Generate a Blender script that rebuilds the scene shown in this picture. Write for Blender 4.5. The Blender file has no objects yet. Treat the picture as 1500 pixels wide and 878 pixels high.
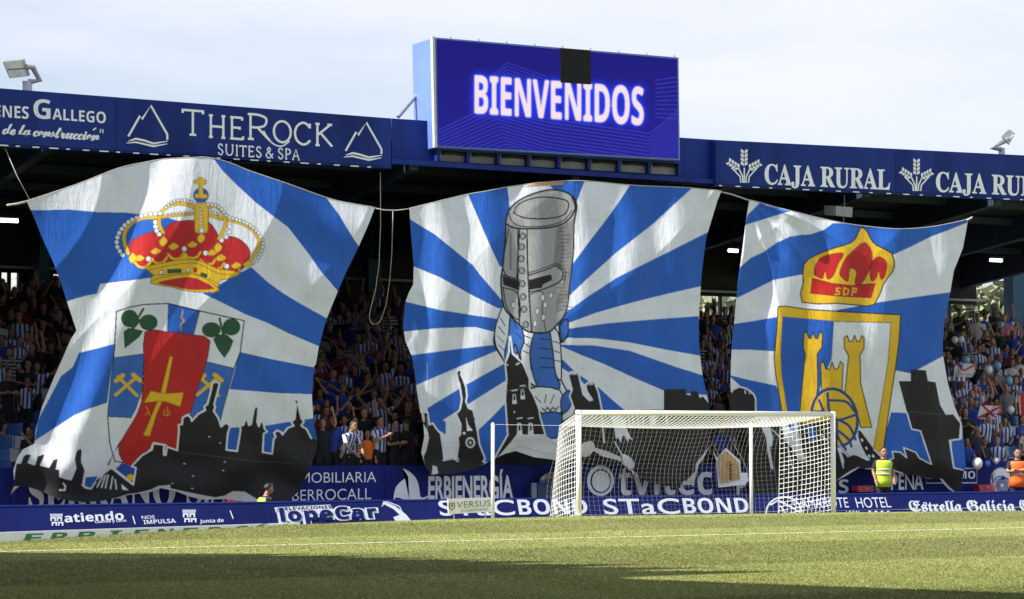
import bpy, bmesh, math, random
import numpy as np
from mathutils import Vector, Matrix
random.seed(7); rng = np.random.default_rng(7)
SC = bpy.context.scene
COL = SC.collection

# ------------------------------------------------------------------ camera, sky, sun, exposure
W, H, F = 1500.0, 878.0, 3500.0
A = math.radians(28.5)
PITCH = math.atan(201.0 / F)
CAMZ = 1.75
fw = np.array([math.sin(A) * math.cos(PITCH), math.cos(A) * math.cos(PITCH), math.sin(PITCH)])
rt = np.array([math.cos(A), -math.sin(A), 0.0])
up = np.cross(rt, fw)
EYE = np.array([0, 0, CAMZ])
cam = bpy.data.cameras.new('camera'); camo = bpy.data.objects.new('camera', cam); COL.objects.link(camo)
cam.sensor_width = 36.0; cam.lens = F / W * 36.0; cam.clip_start = 0.5; cam.clip_end = 3000
camo.matrix_world = Matrix(((rt[0], up[0], -fw[0], 0), (rt[1], up[1], -fw[1], 0), (rt[2], up[2], -fw[2], CAMZ), (0, 0, 0, 1)))
SC.camera = camo

SUN_EL, SUN_T = math.radians(48), math.radians(-1.5)      # sun over the left touchline, almost in the plane of the stand front
sd = Vector((-math.cos(SUN_EL) * math.cos(SUN_T), -math.cos(SUN_EL) * math.sin(SUN_T), math.sin(SUN_EL)))
wd = bpy.data.worlds.new('World'); SC.world = wd; wd.use_nodes = True
nt = wd.node_tree; bg = nt.nodes['Background']
sky = nt.nodes.new('ShaderNodeTexSky'); sky.sky_type = 'NISHITA'; sky.sun_disc = False
sky.sun_elevation = SUN_EL; sky.sun_rotation = math.atan2(sd.x, sd.y)
sky.air_density = 1.0; sky.dust_density = 0.8; sky.ozone_density = 1.5
tc = nt.nodes.new('ShaderNodeTexCoord')
mp = nt.nodes.new('ShaderNodeMapping'); mp.inputs['Scale'].default_value = (1.3, 2.2, 7.0); mp.inputs['Rotation'].default_value = (0.1, 0.25, 0.5)
nz = nt.nodes.new('ShaderNodeTexNoise'); nz.inputs['Scale'].default_value = 2.2; nz.inputs['Detail'].default_value = 6; nz.inputs['Roughness'].default_value = 0.5
cr = nt.nodes.new('ShaderNodeValToRGB'); cr.color_ramp.elements[0].position = 0.33; cr.color_ramp.elements[1].position = 0.68
cr.color_ramp.elements[0].color = (0.34, 0.34, 0.34, 1); cr.color_ramp.elements[1].color = (0.97, 0.97, 0.97, 1)
mx = nt.nodes.new('ShaderNodeMix'); mx.data_type = 'RGBA'
nt.links.new(tc.outputs['Generated'], mp.inputs['Vector']); nt.links.new(mp.outputs[0], nz.inputs['Vector'])
nt.links.new(nz.outputs['Fac'], cr.inputs[0]); nt.links.new(cr.outputs[0], mx.inputs['Factor'])
nt.links.new(sky.outputs[0], mx.inputs['A']); mx.inputs['B'].default_value = (6.25, 6.4, 7.2, 1)
nt.links.new(mx.outputs['Result'], bg.inputs['Color']); bg.inputs['Strength'].default_value = 0.078
sun = bpy.data.lights.new('sun', 'SUN'); sun.energy = 5.0; sun.angle = math.radians(0.5); sun.color = (1.0, 0.94, 0.85)
suno = bpy.data.objects.new('sun', sun); COL.objects.link(suno)
suno.rotation_euler = sd.to_track_quat('Z', 'Y').to_euler()
SC.view_settings.view_transform = 'Standard'; SC.view_settings.look = 'None'; SC.view_settings.gamma = 1.0
SC.view_settings.use_curve_mapping = False
EXPO = 0.95
SC.view_settings.exposure = EXPO

# ------------------------------------------------------------------ pixel of the photograph -> point on a real plane
def ray(px, py):
    px = np.asarray(px, float); py = np.asarray(py, float)
    return fw + ((px - W / 2) / F)[..., None] * rt + ((H / 2 - py) / F)[..., None] * up
def onY(px, py, Y):
    d = ray(px, py); t = np.asarray(Y) / d[..., 1]
    return EYE + d * t[..., None]
def onZ(px, py, z):
    d = ray(px, py); t = (z - CAMZ) / d[..., 2]
    return EYE + d * t[..., None]
def onP(px, py, p0, n):
    d = ray(px, py); t = np.dot(np.asarray(p0) - EYE, n) / (d @ np.asarray(n))
    return EYE + d * t[..., None]
Y0 = float(onZ(848, 755, 0.0)[1])          # goal line
YW = Y0 + 6.0                              # front wall of the stand
YF = YW - 0.05                             # roof fascia

# ------------------------------------------------------------------ objects and materials
def tag(o, label=None, cat=None, group=None, kind=None):
    if label: o['label'] = label
    if cat: o['category'] = cat
    if group: o['group'] = group
    if kind: o['kind'] = kind
    return o
def thing(name, label, cat, loc=(0, 0, 0), group=None):
    o = bpy.data.objects.new(name, None); COL.objects.link(o); o.location = loc; o.empty_display_size = 0.2
    return tag(o, label, cat, group)
def setmat(me, m):
    for x in (m if isinstance(m, (list, tuple)) else [m]): me.materials.append(x)
def mesh_obj(name, verts, faces, m, parent=None, smooth=False, idx=None):
    me = bpy.data.meshes.new(name); me.from_pydata([tuple(map(float, v)) for v in verts], [], [tuple(f) for f in faces]); setmat(me, m)
    if idx is not None: me.polygons.foreach_set('material_index', idx)
    if smooth: me.polygons.foreach_set('use_smooth', [True] * len(me.polygons))
    me.update()
    o = bpy.data.objects.new(name, me); COL.objects.link(o)
    if parent is not None:
        o.parent = parent
        o.matrix_parent_inverse = Matrix.Translation(-Vector(world_loc(parent)))
    return o
def world_loc(o):
    l = Vector(o.location)
    return l if o.parent is None else Vector((0, 0, 0)) if o.type == 'MESH' else l
class MB:
    """collects boxes, prisms, tubes and lofts in world space for one mesh"""
    def __init__(s): s.v, s.f, s.i = [], [], []; s.mi = 0
    def add(s, vs, fs):
        b = len(s.v); s.v += [tuple(map(float, v)) for v in vs]; s.f += [tuple(b + i for i in f) for f in fs]; s.i += [s.mi] * len(fs); return s
    def box(s, x0, x1, y0, y1, z0, z1):
        vs = [(x, y, z) for z in (z0, z1) for y in (y0, y1) for x in (x0, x1)]
        return s.add(vs, [(0, 2, 3, 1), (4, 5, 7, 6), (0, 1, 5, 4), (2, 6, 7, 3), (0, 4, 6, 2), (1, 3, 7, 5)])
    def hexa(s, a, b):
        """a, b: two quads of corresponding corners"""
        n = len(a)
        return s.add(list(a) + list(b), [tuple(range(n))[::-1], tuple(range(n, 2 * n))] + [(i, (i + 1) % n, n + (i + 1) % n, n + i) for i in range(n)])
    def tube(s, pts, r, n=8, cap=True):
        pts = [Vector(p) for p in pts]; rs = r if isinstance(r, (list, tuple)) else [r] * len(pts)
        rings = []; prev = None
        for k, p in enumerate(pts):
            d = (pts[min(k + 1, len(pts) - 1)] - pts[max(k - 1, 0)]).normalized()
            if prev is None:
                u = d.orthogonal().normalized()
            else:
                u = (prev - d * prev.dot(d)); u = u.normalized() if u.length > 1e-6 else d.orthogonal().normalized()
            prev = u; w = d.cross(u)
            rings.append([p + (u * math.cos(2 * math.pi * j / n) + w * math.sin(2 * math.pi * j / n)) * rs[k] for j in range(n)])
        return s.loft(rings, cap)
    def loft(s, rings, cap=True):
        n = len(rings[0]); vs = [v for r in rings for v in r]; fs = []
        for k in range(len(rings) - 1):
            for j in range(n):
                fs.append((k * n + j, k * n + (j + 1) % n, (k + 1) * n + (j + 1) % n, (k + 1) * n + j))
        if cap: fs += [tuple(range(n))[::-1], tuple(range((len(rings) - 1) * n, len(rings) * n))]
        return s.add(vs, fs)
    def ball(s, c, r, n=10, m=6, squash=(1, 1, 1)):
        rings = []
        for k in range(m + 1):
            a = math.pi * (0.02 + 0.96 * k / m)
            rings.append([(c[0] + r * squash[0] * math.sin(a) * math.cos(2 * math.pi * j / n), c[1] + r * squash[1] * math.sin(a) * math.sin(2 * math.pi * j / n), c[2] - r * squash[2] * math.cos(a)) for j in range(n)])
        return s.loft(rings)
    def obj(s, name, m, parent=None, smooth=False):
        return mesh_obj(name, s.v, s.f, m, parent, smooth, s.i)

def mat(name, col, rough=0.6, var=0.12, scale=6.0, bump=0.0, bscale=30.0, metal=0.0, stretch=None, spec=0.5):
    m = bpy.data.materials.new(name); m.use_nodes = True; t = m.node_tree; b = t.nodes['Principled BSDF']
    b.inputs['Roughness'].default_value = rough; b.inputs['Metallic'].default_value = metal
    b.inputs['Base Color'].default_value = (*col, 1); b.inputs['Specular IOR Level'].default_value = spec
    co = t.nodes.new('ShaderNodeTexCoord'); src = co.outputs['Object']
    if stretch:
        q = t.nodes.new('ShaderNodeMapping'); q.inputs['Scale'].default_value = stretch; t.links.new(src, q.inputs[0]); src = q.outputs[0]
    if var > 0:
        n = t.nodes.new('ShaderNodeTexNoise'); n.inputs['Scale'].default_value = scale; n.inputs['Detail'].default_value = 5
        t.links.new(src, n.inputs['Vector'])
        r = t.nodes.new('ShaderNodeMapRange'); r.inputs[1].default_value = 0.3; r.inputs[2].default_value = 0.7; r.inputs[3].default_value = 1 - var; r.inputs[4].default_value = 1 + var
        t.links.new(n.outputs['Fac'], r.inputs[0])
        x = t.nodes.new('ShaderNodeMix'); x.data_type = 'RGBA'; x.blend_type = 'MULTIPLY'; x.inputs['Factor'].default_value = 1.0
        x.inputs['A'].default_value = (*col, 1); t.links.new(r.outputs[0], x.inputs['B']); t.links.new(x.outputs['Result'], b.inputs['Base Color'])
    if bump > 0:
        n2 = t.nodes.new('ShaderNodeTexNoise'); n2.inputs['Scale'].default_value = bscale; n2.inputs['Detail'].default_value = 4; t.links.new(src, n2.inputs['Vector'])
        bp = t.nodes.new('ShaderNodeBump'); bp.inputs['Strength'].default_value = bump; bp.inputs['Distance'].default_value = 0.05
        t.links.new(n2.outputs['Fac'], bp.inputs['Height']); t.links.new(bp.outputs[0], b.inputs['Normal'])
    return m
def emis(name, col, s):
    m = bpy.data.materials.new(name); m.use_nodes = True; b = m.node_tree.nodes['Principled BSDF']
    b.inputs['Base Color'].default_value = (*col, 1); b.inputs['Emission Color'].default_value = (*col, 1); b.inputs['Emission Strength'].default_value = s
    return m
def stripe_mat(name, c1, c2, freq, axis=0, rough=0.8):
    m = bpy.data.materials.new(name); m.use_nodes = True; t = m.node_tree; b = t.nodes['Principled BSDF']; b.inputs['Roughness'].default_value = rough
    co = t.nodes.new('ShaderNodeTexCoord'); sp = t.nodes.new('ShaderNodeSeparateXYZ'); t.links.new(co.outputs['Object'], sp.inputs[0])
    mu = t.nodes.new('ShaderNodeMath'); mu.operation = 'MULTIPLY'; mu.inputs[1].default_value = freq; t.links.new(sp.outputs[axis], mu.inputs[0])
    fr = t.nodes.new('ShaderNodeMath'); fr.operation = 'FRACT'; t.links.new(mu.outputs[0], fr.inputs[0])
    gt = t.nodes.new('ShaderNodeMath'); gt.operation = 'GREATER_THAN'; gt.inputs[1].default_value = 0.5; t.links.new(fr.outputs[0], gt.inputs[0])
    x = t.nodes.new('ShaderNodeMix'); x.data_type = 'RGBA'; x.inputs['A'].default_value = (*c1, 1); x.inputs['B'].default_value = (*c2, 1)
    t.links.new(gt.outputs[0], x.inputs['Factor']); t.links.new(x.outputs['Result'], b.inputs['Base Color'])
    return m
M = {}
M['fascia'] = mat('fascia_vinyl', (0.015, 0.034, 0.20), 0.6, 0.24, 1.6, 0.05, 2.0, stretch=(1, 1, 0.22), spec=0.12)
M['steel_blue'] = mat('blue_painted_steel', (0.012, 0.032, 0.22), 0.5, 0.22, 1.8, stretch=(1, 1, 0.25), spec=0.15)
M['wallblue'] = mat('wall_vinyl_blue', (0.009, 0.019, 0.165), 0.6, 0.26, 1.8, 0.05, 3.0, stretch=(1, 1, 0.3), spec=0.12)
M['boardblue'] = mat('board_vinyl_blue', (0.0065, 0.0125, 0.105), 0.55, 0.16, 1.0, spec=0.12)
M['boardprint'] = mat('board_white_print', (0.56, 0.60, 0.74), 0.55, 0.07, 1.5, spec=0.15)
M['print'] = mat('white_print', (0.80, 0.84, 0.92), 0.5, 0.05, 1.5)
M['whitepaint'] = mat('white_post_paint', (0.82, 0.82, 0.80), 0.35, 0.04, 5.0)
M['boardwhite'] = mat('white_board', (0.82, 0.84, 0.88), 0.5, 0.05, 2.0)
M['green'] = mat('green_print', (0.02, 0.20, 0.06), 0.6, 0.1, 2.0)
M['greyprint'] = mat('grey_print', (0.28, 0.27, 0.26), 0.6, 0.1, 2.0)
M['concrete'] = mat('concrete_steps', (0.13, 0.13, 0.135), 0.9, 0.25, 1.5, 0.2, 12)
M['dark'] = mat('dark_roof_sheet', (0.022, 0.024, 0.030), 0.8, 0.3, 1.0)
M['darksteel'] = mat('dark_blue_steel', (0.018, 0.035, 0.075), 0.6, 0.2, 1.5)
M['teal'] = mat('teal_column_paint', (0.02, 0.085, 0.16), 0.6, 0.15, 1.5)
M['grey'] = mat('grey_metal', (0.32, 0.33, 0.34), 0.4, 0.12, 6.0, metal=0.5)
M['lightgrey'] = mat('galvanised_metal', (0.5, 0.5, 0.5), 0.45, 0.12, 8.0)
M['black'] = mat('black_plastic', (0.010, 0.010, 0.011), 0.6, 0.2, 6.0, spec=0.2)
M['rope'] = mat('grey_rope', (0.42, 0.41, 0.38), 0.9, 0.2, 20.0)
M['net'] = mat('white_net_cord', (0.80, 0.81, 0.82), 0.8, 0.1, 9.0)
M['red'] = mat('red_plastic', (0.38, 0.02, 0.03), 0.45, 0.15, 4.0)
M['seatblue'] = mat('blue_seat_plastic', (0.02, 0.10, 0.32), 0.4, 0.1, 5.0)
M['seatwhite'] = mat('white_seat_plastic', (0.50, 0.50, 0.48), 0.45, 0.12, 5.0)
M['tube'] = emis('fluorescent_tube', (1.0, 0.98, 0.93), 2.2)

# ------------------------------------------------------------------ painting engine for cloth and screen (colours of the paint only)
def cat(pts, n=6, closed=False):
    """smooth curve through points"""
    p = [np.array(q, float) for q in pts]; out = []; N = len(p)
    rngk = range(N if closed else N - 1)
    for k in rngk:
        p0, p1, p2, p3 = (p[(k - 1) % N], p[k], p[(k + 1) % N], p[(k + 2) % N]) if closed else (p[max(k - 1, 0)], p[k], p[k + 1], p[min(k + 2, N - 1)])
        for j in range(n):
            t = j / n
            out.append(tuple(0.5 * (2 * p1 + (p2 - p0) * t + (2 * p0 - 5 * p1 + 4 * p2 - p3) * t * t + (3 * p1 - p0 - 3 * p2 + p3) * t ** 3)))
    if not closed: out.append(tuple(p[-1]))
    return out
def zc(ox, oy, s):
    return lambda pts: [(ox + x / s, oy + y / s) for x, y in pts]
class Canvas:
    SS = 2
    def __init__(s, x0, y0, x1, y1, base):
        s.x0, s.y0, s.w, s.h = x0, y0, x1 - x0 + 1, y1 - y0 + 1
        s.a = np.empty((s.h * s.SS, s.w * s.SS, 3)); s.a[:] = base
    def to(s, p): return (np.asarray(p, float) - (s.x0 - 0.5, s.y0 - 0.5)) * s.SS
    def mask(s, pts):
        P = s.to(pts); Hh, Ww = s.a.shape[:2]; m = np.zeros((Hh, Ww), bool)
        xa, ya = P[:, 0], P[:, 1]; xb, yb = np.roll(xa, -1), np.roll(ya, -1)
        for r in range(max(0, int(ya.min())), min(Hh, int(ya.max()) + 2)):
            y = r + 0.5; k = (ya <= y) != (yb <= y)
            if not k.any(): continue
            xs = np.sort(xa[k] + (y - ya[k]) / (yb[k] - ya[k]) * (xb[k] - xa[k]))
            for i in range(0, len(xs) - 1, 2):
                a0, b0 = int(math.ceil(xs[i] - 0.5)), int(math.floor(xs[i + 1] - 0.5)) + 1
                if b0 > 0 and a0 < Ww: m[r, max(a0, 0):min(b0, Ww)] = True
        return m
    def poly(s, pts, c, out=None, ow=1.2):
        s.a[s.mask(pts)] = c
        if out is not None: s.line(list(pts) + [pts[0]], ow, out)
        return s
    def line(s, pts, w, c):
        P = s.to(pts); r = w * s.SS / 2; Hh, Ww = s.a.shape[:2]
        for k in range(len(P) - 1):
            p, q = P[k], P[k + 1]
            x0, x1 = int(max(0, min(p[0], q[0]) - r - 1)), int(min(Ww, max(p[0], q[0]) + r + 2))
            y0, y1 = int(max(0, min(p[1], q[1]) - r - 1)), int(min(Hh, max(p[1], q[1]) + r + 2))
            if x1 <= x0 or y1 <= y0: continue
            X = np.arange(x0, x1)[None, :] + 0.5 - p[0]; Yy = np.arange(y0, y1)[:, None] + 0.5 - p[1]
            d = q - p; L = max(d @ d, 1e-9); t = np.clip((X * d[0] + Yy * d[1]) / L, 0, 1)
            s.a[y0:y1, x0:x1][(X - t * d[0]) ** 2 + (Yy - t * d[1]) ** 2 <= r * r] = c
        return s
    def ell(s, c, rx, ry, col, out=None, ow=1.0, rot=0.0):
        pts = [(c[0] + rx * math.cos(t) * math.cos(rot) - ry * math.sin(t) * math.sin(rot), c[1] + rx * math.cos(t) * math.sin(rot) + ry * math.sin(t) * math.cos(rot)) for t in np.linspace(0, 2 * math.pi, 25)[:-1]]
        if col is not None: s.poly(pts, col)
        if out is not None: s.line(pts + [pts[0]], ow, out)
        return s
    def seams(s, step, seed, dark=0.90):
        g = np.random.default_rng(seed); k = s.SS; Hh, Ww = s.a.shape[:2]
        for x in range(int(step * .6 * k), Ww, int(step * k)):
            for y in range(Hh): xx = int(x + 3 * math.sin(y / 160 + seed)); s.a[y, xx:xx + 1] *= dark
        for y in range(int(step * 1.2 * k), Hh, int(step * 2.1 * k)):
            for x in range(Ww): yy = int(y + 5 * math.sin(x / 260 + seed)); s.a[min(yy, Hh - 1):yy + 2, x] *= dark
        for _ in range(90):                     # scuffs, drips and small stains in the paint
            x, y = g.integers(4, Ww - 4), g.integers(4, Hh - 40); L = int(g.integers(3, 26)); s.a[y:y + L, x:x + int(g.integers(1, 4))] = s.a[y:y + L, x:x + 1] * 0.86 + 0.02
        return s
    def down(s):
        k = s.SS; return s.a.reshape(s.h, k, s.w, k, 3).mean((1, 3))
def blur(a, r):
    k = np.exp(-0.5 * (np.arange(-3 * r, 3 * r + 1) / r) ** 2); k /= k.sum()
    for ax in (0, 1):
        a = np.apply_along_axis(lambda v: np.convolve(v, k, 'same'), ax, a)
    return a
def inside(poly, X, Yy):
    m = np.zeros(X.shape, bool); P = np.asarray(poly); n = len(P)
    for k in range(n):
        (xa, ya), (xb, yb) = P[k], P[(k + 1) % n]
        if ya == yb: continue
        m ^= ((ya <= Yy) != (yb <= Yy)) & (X < xa + (Yy - ya) / (yb - ya) * (xb - xa))
    return m
def painted_sheet(name, canvas, outline, point, m, parent=None):
    """one sheet of fine quads cut to OUTLINE; paint colours are stored per vertex"""
    col = canvas.down(); h, w = col.shape[:2]
    X, Yy = np.meshgrid(np.arange(w) + canvas.x0 + 0.0, np.arange(h) + canvas.y0 + 0.0)
    ins = inside(outline, X, Yy)
    q = ins[:-1, :-1] | ins[1:, :-1] | ins[:-1, 1:] | ins[1:, 1:]
    need = np.zeros((h, w), bool)
    for a, b in ((0, 0), (1, 0), (0, 1), (1, 1)): need[a:h - 1 + a, b:w - 1 + b] |= q
    bad = need & ~ins; bx, by = X[bad], Yy[bad]
    P = np.asarray(outline, float); Q = np.roll(P, -1, 0); best = np.full(bx.shape, 1e9); nx, ny = bx.copy(), by.copy()
    for p, r in zip(P, Q):
        d = r - p; L = max(d @ d, 1e-9); t = np.clip(((bx - p[0]) * d[0] + (by - p[1]) * d[1]) / L, 0, 1)
        cx, cy = p[0] + t * d[0], p[1] + t * d[1]; dd = (cx - bx) ** 2 + (cy - by) ** 2; k = dd < best
        best[k] = dd[k]; nx[k] = cx[k]; ny[k] = cy[k]
    X[bad], Yy[bad] = nx, ny
    idx = -np.ones((h, w), int); idx[need] = np.arange(need.sum())
    V = point(X[need], Yy[need]); C = col[need]
    fa = np.stack([idx[:-1, :-1][q], idx[1:, :-1][q], idx[1:, 1:][q], idx[:-1, 1:][q]], 1)
    me = bpy.data.meshes.new(name); me.vertices.add(len(V)); me.vertices.foreach_set('co', V.astype(np.float32).ravel())
    me.loops.add(fa.size); me.loops.foreach_set('vertex_index', fa.astype(np.int32).ravel())
    me.polygons.add(len(fa)); me.polygons.foreach_set('loop_start', np.arange(0, fa.size, 4, dtype=np.int32))
    me.polygons.foreach_set('use_smooth', np.ones(len(fa), bool))
    at = me.color_attributes.new('paint', 'FLOAT_COLOR', 'POINT'); at.data.foreach_set('color', np.concatenate([C, np.ones((len(C), 1))], 1).astype(np.float32).ravel())
    setmat(me, m); me.update(calc_edges=True); me.validate()
    o = bpy.data.objects.new(name, me); COL.objects.link(o)
    if parent is not None: o.parent = parent; o.matrix_parent_inverse = Matrix.Translation(-Vector(parent.location))
    return o

# ------------------------------------------------------------------ lettering
def fancy(s, up_, lo_):
    return ''.join(chr(up_ + ord(c) - 65) if 'A' <= c <= 'Z' else chr(lo_ + ord(c) - 97) if 'a' <= c <= 'z' else c for c in s)
serif = lambda s: fancy(s, 0x1D400, 0x1D41A)
frak = lambda s: fancy(s, 0x1D56C, 0x1D586)
script = lambda s: fancy(s, 0x1D4D0, 0x1D4EA)
bold = lambda s: fancy(s, 0x1D5D4, 0x1D5EE)
plain = lambda s: s
def glyphs(s, style=plain, off=0.0, space=1.0):
    def get(body):
        cu = bpy.data.curves.new('t', 'FONT'); cu.body = body; cu.offset = off; cu.space_character = space; cu.resolution_u = 6
        o = bpy.data.objects.new('t', cu); COL.objects.link(o); bpy.context.view_layer.update()
        ev = o.evaluated_get(bpy.context.evaluated_depsgraph_get()); me = ev.to_mesh()
        v = np.array([q.co[:2] for q in me.vertices]).reshape(-1, 2); f = [tuple(p.vertices) for p in me.polygons]
        ev.to_mesh_clear(); bpy.data.objects.remove(o); bpy.data.curves.remove(cu); return v, f
    cap = get(style('H'))[0][:, 1].max(); v, f = get(style(s)); v[:, 1] /= cap
    v[:, 0] = (v[:, 0] - v[:, 0].min()) / (v[:, 0].max() - v[:, 0].min()); return v, f
def quad_map(v, bl, br, tl, tr):
    u, t = v[:, 0], v[:, 1]
    g = lambda i: (bl[i] * (1 - u) + br[i] * u) * (1 - t) + (tl[i] * (1 - u) + tr[i] * u) * t
    return g(0), g(1)
def letter(parent, s, bl, br, tl, tr, point, m, style=plain, off=0.0, space=1.0, name='lettering'):
    """real lettering laid on a plane; the four corners are baseline and cap line in photo pixels"""
    v, f = glyphs(s, style, off, space); x, y = quad_map(v, bl, br, tl, tr)
    return mesh_obj(name, point(x, y), f, m, parent)
def shape(parent, polys, point, m, name='emblem'):
    bm = bmesh.new()
    for p in polys:
        q = np.array(p, float); w = point(q[:, 0], q[:, 1]); w = w - np.array([0, 0.0003 * (len(bm.faces)), 0])
        try: bm.faces.new([bm.verts.new(tuple(c)) for c in w])
        except ValueError: pass
    bmesh.ops.triangulate(bm, faces=bm.faces[:]); bm.normal_update()
    me = bpy.data.meshes.new(name); bm.to_mesh(me); bm.free(); setmat(me, m)
    o = bpy.data.objects.new(name, me); COL.objects.link(o); o.parent = parent; o.matrix_parent_inverse = Matrix.Translation(-Vector(parent.location)); return o
def thick(pts, w, closed=False):
    """a polyline of width w as quads (photo pixels)"""
    P = [np.array(p, float) for p in pts]; P = P + [P[0]] if closed else P
    ws = w if isinstance(w, (list, tuple)) else [w] * len(P); L, R = [], []
    for k, p in enumerate(P):
        if closed: a, b = P[k - 1] if k else P[-2], P[k + 1] if k < len(P) - 1 else P[1]
        else: a, b = P[max(k - 1, 0)], P[min(k + 1, len(P) - 1)]
        d = b - a; d /= max(np.hypot(*d), 1e-6); n = np.array([-d[1], d[0]]) * ws[k] / 2
        L.append(p + n); R.append(p - n)
    return [[L[k], L[k + 1], R[k + 1], R[k]] for k in range(len(P) - 1)]
def circ(c, rx, ry, n=32): return [(c[0] + rx * math.cos(t), c[1] + ry * math.sin(t)) for t in np.linspace(0, 2 * math.pi, n + 1)[:-1]]

# ------------------------------------------------------------------ ground and pitch
def grass_mat():
    m = bpy.data.materials.new('pitch_grass'); m.use_nodes = True; t = m.node_tree; b = t.nodes['Principled BSDF']; b.inputs['Roughness'].default_value = 0.9
    b.inputs['Specular IOR Level'].default_value = 0.15
    co = t.nodes.new('ShaderNodeTexCoord'); sp = t.nodes.new('ShaderNodeSeparateXYZ'); t.links.new(co.outputs['Object'], sp.inputs[0])
    # mown bands parallel to the goal line
    wv = t.nodes.new('ShaderNodeMath'); wv.operation = 'MULTIPLY'; wv.inputs[1].default_value = 2 * math.pi / 11.0; t.links.new(sp.outputs[1], wv.inputs[0])
    sn = t.nodes.new('ShaderNodeMath'); sn.operation = 'SINE'; t.links.new(wv.outputs[0], sn.inputs[0])
    rs = t.nodes.new('ShaderNodeMapRange'); rs.inputs[1].default_value = -0.12; rs.inputs[2].default_value = 0.12; rs.inputs[3].default_value = 0.80; rs.inputs[4].default_value = 1.12; t.links.new(sn.outputs[0], rs.inputs[0])
    n1 = t.nodes.new('ShaderNodeTexNoise'); n1.inputs['Scale'].default_value = 0.45; n1.inputs['Detail'].default_value = 8; n1.inputs['Roughness'].default_value = 0.65
    g1 = t.nodes.new('ShaderNodeMapping'); g1.inputs['Scale'].default_value = (1.6, 0.35, 1); t.links.new(co.outputs['Object'], g1.inputs[0]); t.links.new(g1.outputs[0], n1.inputs['Vector'])
    g2 = t.nodes.new('ShaderNodeMapping'); g2.inputs['Scale'].default_value = (1.0, 0.5, 1); t.links.new(co.outputs['Object'], g2.inputs[0])
    n2 = t.nodes.new('ShaderNodeTexNoise'); n2.inputs['Scale'].default_value = 11; n2.inputs['Detail'].default_value = 7; n2.inputs['Roughness'].default_value = 0.72; t.links.new(g2.outputs[0], n2.inputs['Vector'])
    cr = t.nodes.new('ShaderNodeValToRGB'); e = cr.color_ramp.elements; e[0].position = 0.34; e[1].position = 0.66
    e[0].color = (0.152, 0.178, 0.050, 1); e[1].color = (0.255, 0.265, 0.098, 1)
    ad = t.nodes.new('ShaderNodeMix'); ad.inputs['Factor'].default_value = 0.50; t.links.new(n1.outputs['Fac'], ad.inputs['A']); t.links.new(n2.outputs['Fac'], ad.inputs['B']); t.links.new(ad.outputs['Result'], cr.inputs[0])
    x = t.nodes.new('ShaderNodeMix'); x.data_type = 'RGBA'; x.blend_type = 'MULTIPLY'; x.inputs['Factor'].default_value = 1; t.links.new(cr.outputs[0], x.inputs['A']); t.links.new(rs.outputs[0], x.inputs['B'])
    t.links.new(x.outputs['Result'], b.inputs['Base Color'])
    bp = t.nodes.new('ShaderNodeBump'); bp.inputs['Strength'].default_value = 0.25; bp.inputs['Distance'].default_value = 0.02; t.links.new(n2.outputs['Fac'], bp.inputs['Height']); t.links.new(bp.outputs[0], b.inputs['Normal'])
    return m
M['grass'] = grass_mat()
YE = Y0 + 0.30                              # the turf ends and drops away just behind the goal line
tag(mesh_obj('ground', [(-900, -900, -0.62), (900, -900, -0.62), (900, 900, -0.62), (-900, 900, -0.62)], [(0, 1, 2, 3)], M['concrete']), kind='structure')
EDGE = [onZ(x, y, 0.0) for x, y in ((-900, 870), (-420, 824), (-60, 798.5), (100, 787.5), (250, 778), (420, 769.2), (640, 760.8), (848, 756.2), (1220, 750.8), (1700, 746.2), (2600, 741))]
EX, EY = [float(p[0]) for p in EDGE], [float(p[1]) for p in EDGE]
gv, gf = [], []
xs_ = [-200.0] + EX + [300.0]; ys_ = [EY[0] - 60] + EY + [EY[-1]]
for x, y in zip(xs_, ys_): gv += [(x, -120, 0), (x, y - 4, 0), (x, y, -0.004), (x, y + .5, -0.14), (x, y + 1.2, -0.45), (x, max(y + 2.2, Y0 + 2.3), -0.5)]
for k in range(len(xs_) - 1):
    for j_ in range(5): gf.append((6 * k + j_, 6 * k + 6 + j_, 6 * k + 7 + j_, 6 * k + 1 + j_))
tag(mesh_obj('pitch', gv, gf, M['grass']), kind='structure')
M['line'] = mat('pitch_line_paint', (0.62, 0.62, 0.50), 0.9, 0.25, 8.0)
def strip(y, x0, x1, w, z=0.004):
    return [(x0, y - w / 2, z), (x1, y - w / 2, z), (x1, y + w / 2, z), (x0, y + w / 2, z)]
yl = float(onZ(1000, 785, 0)[1])
tag(mesh_obj('pitch_line', strip(yl, -20, 90, 0.14), [(0, 1, 2, 3)], M['line']), kind='structure')
tag(mesh_obj('goal_line', strip(Y0 - .02, 26.6, 70, 0.12), [(0, 1, 2, 3)], M['line']), kind='structure')
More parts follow.
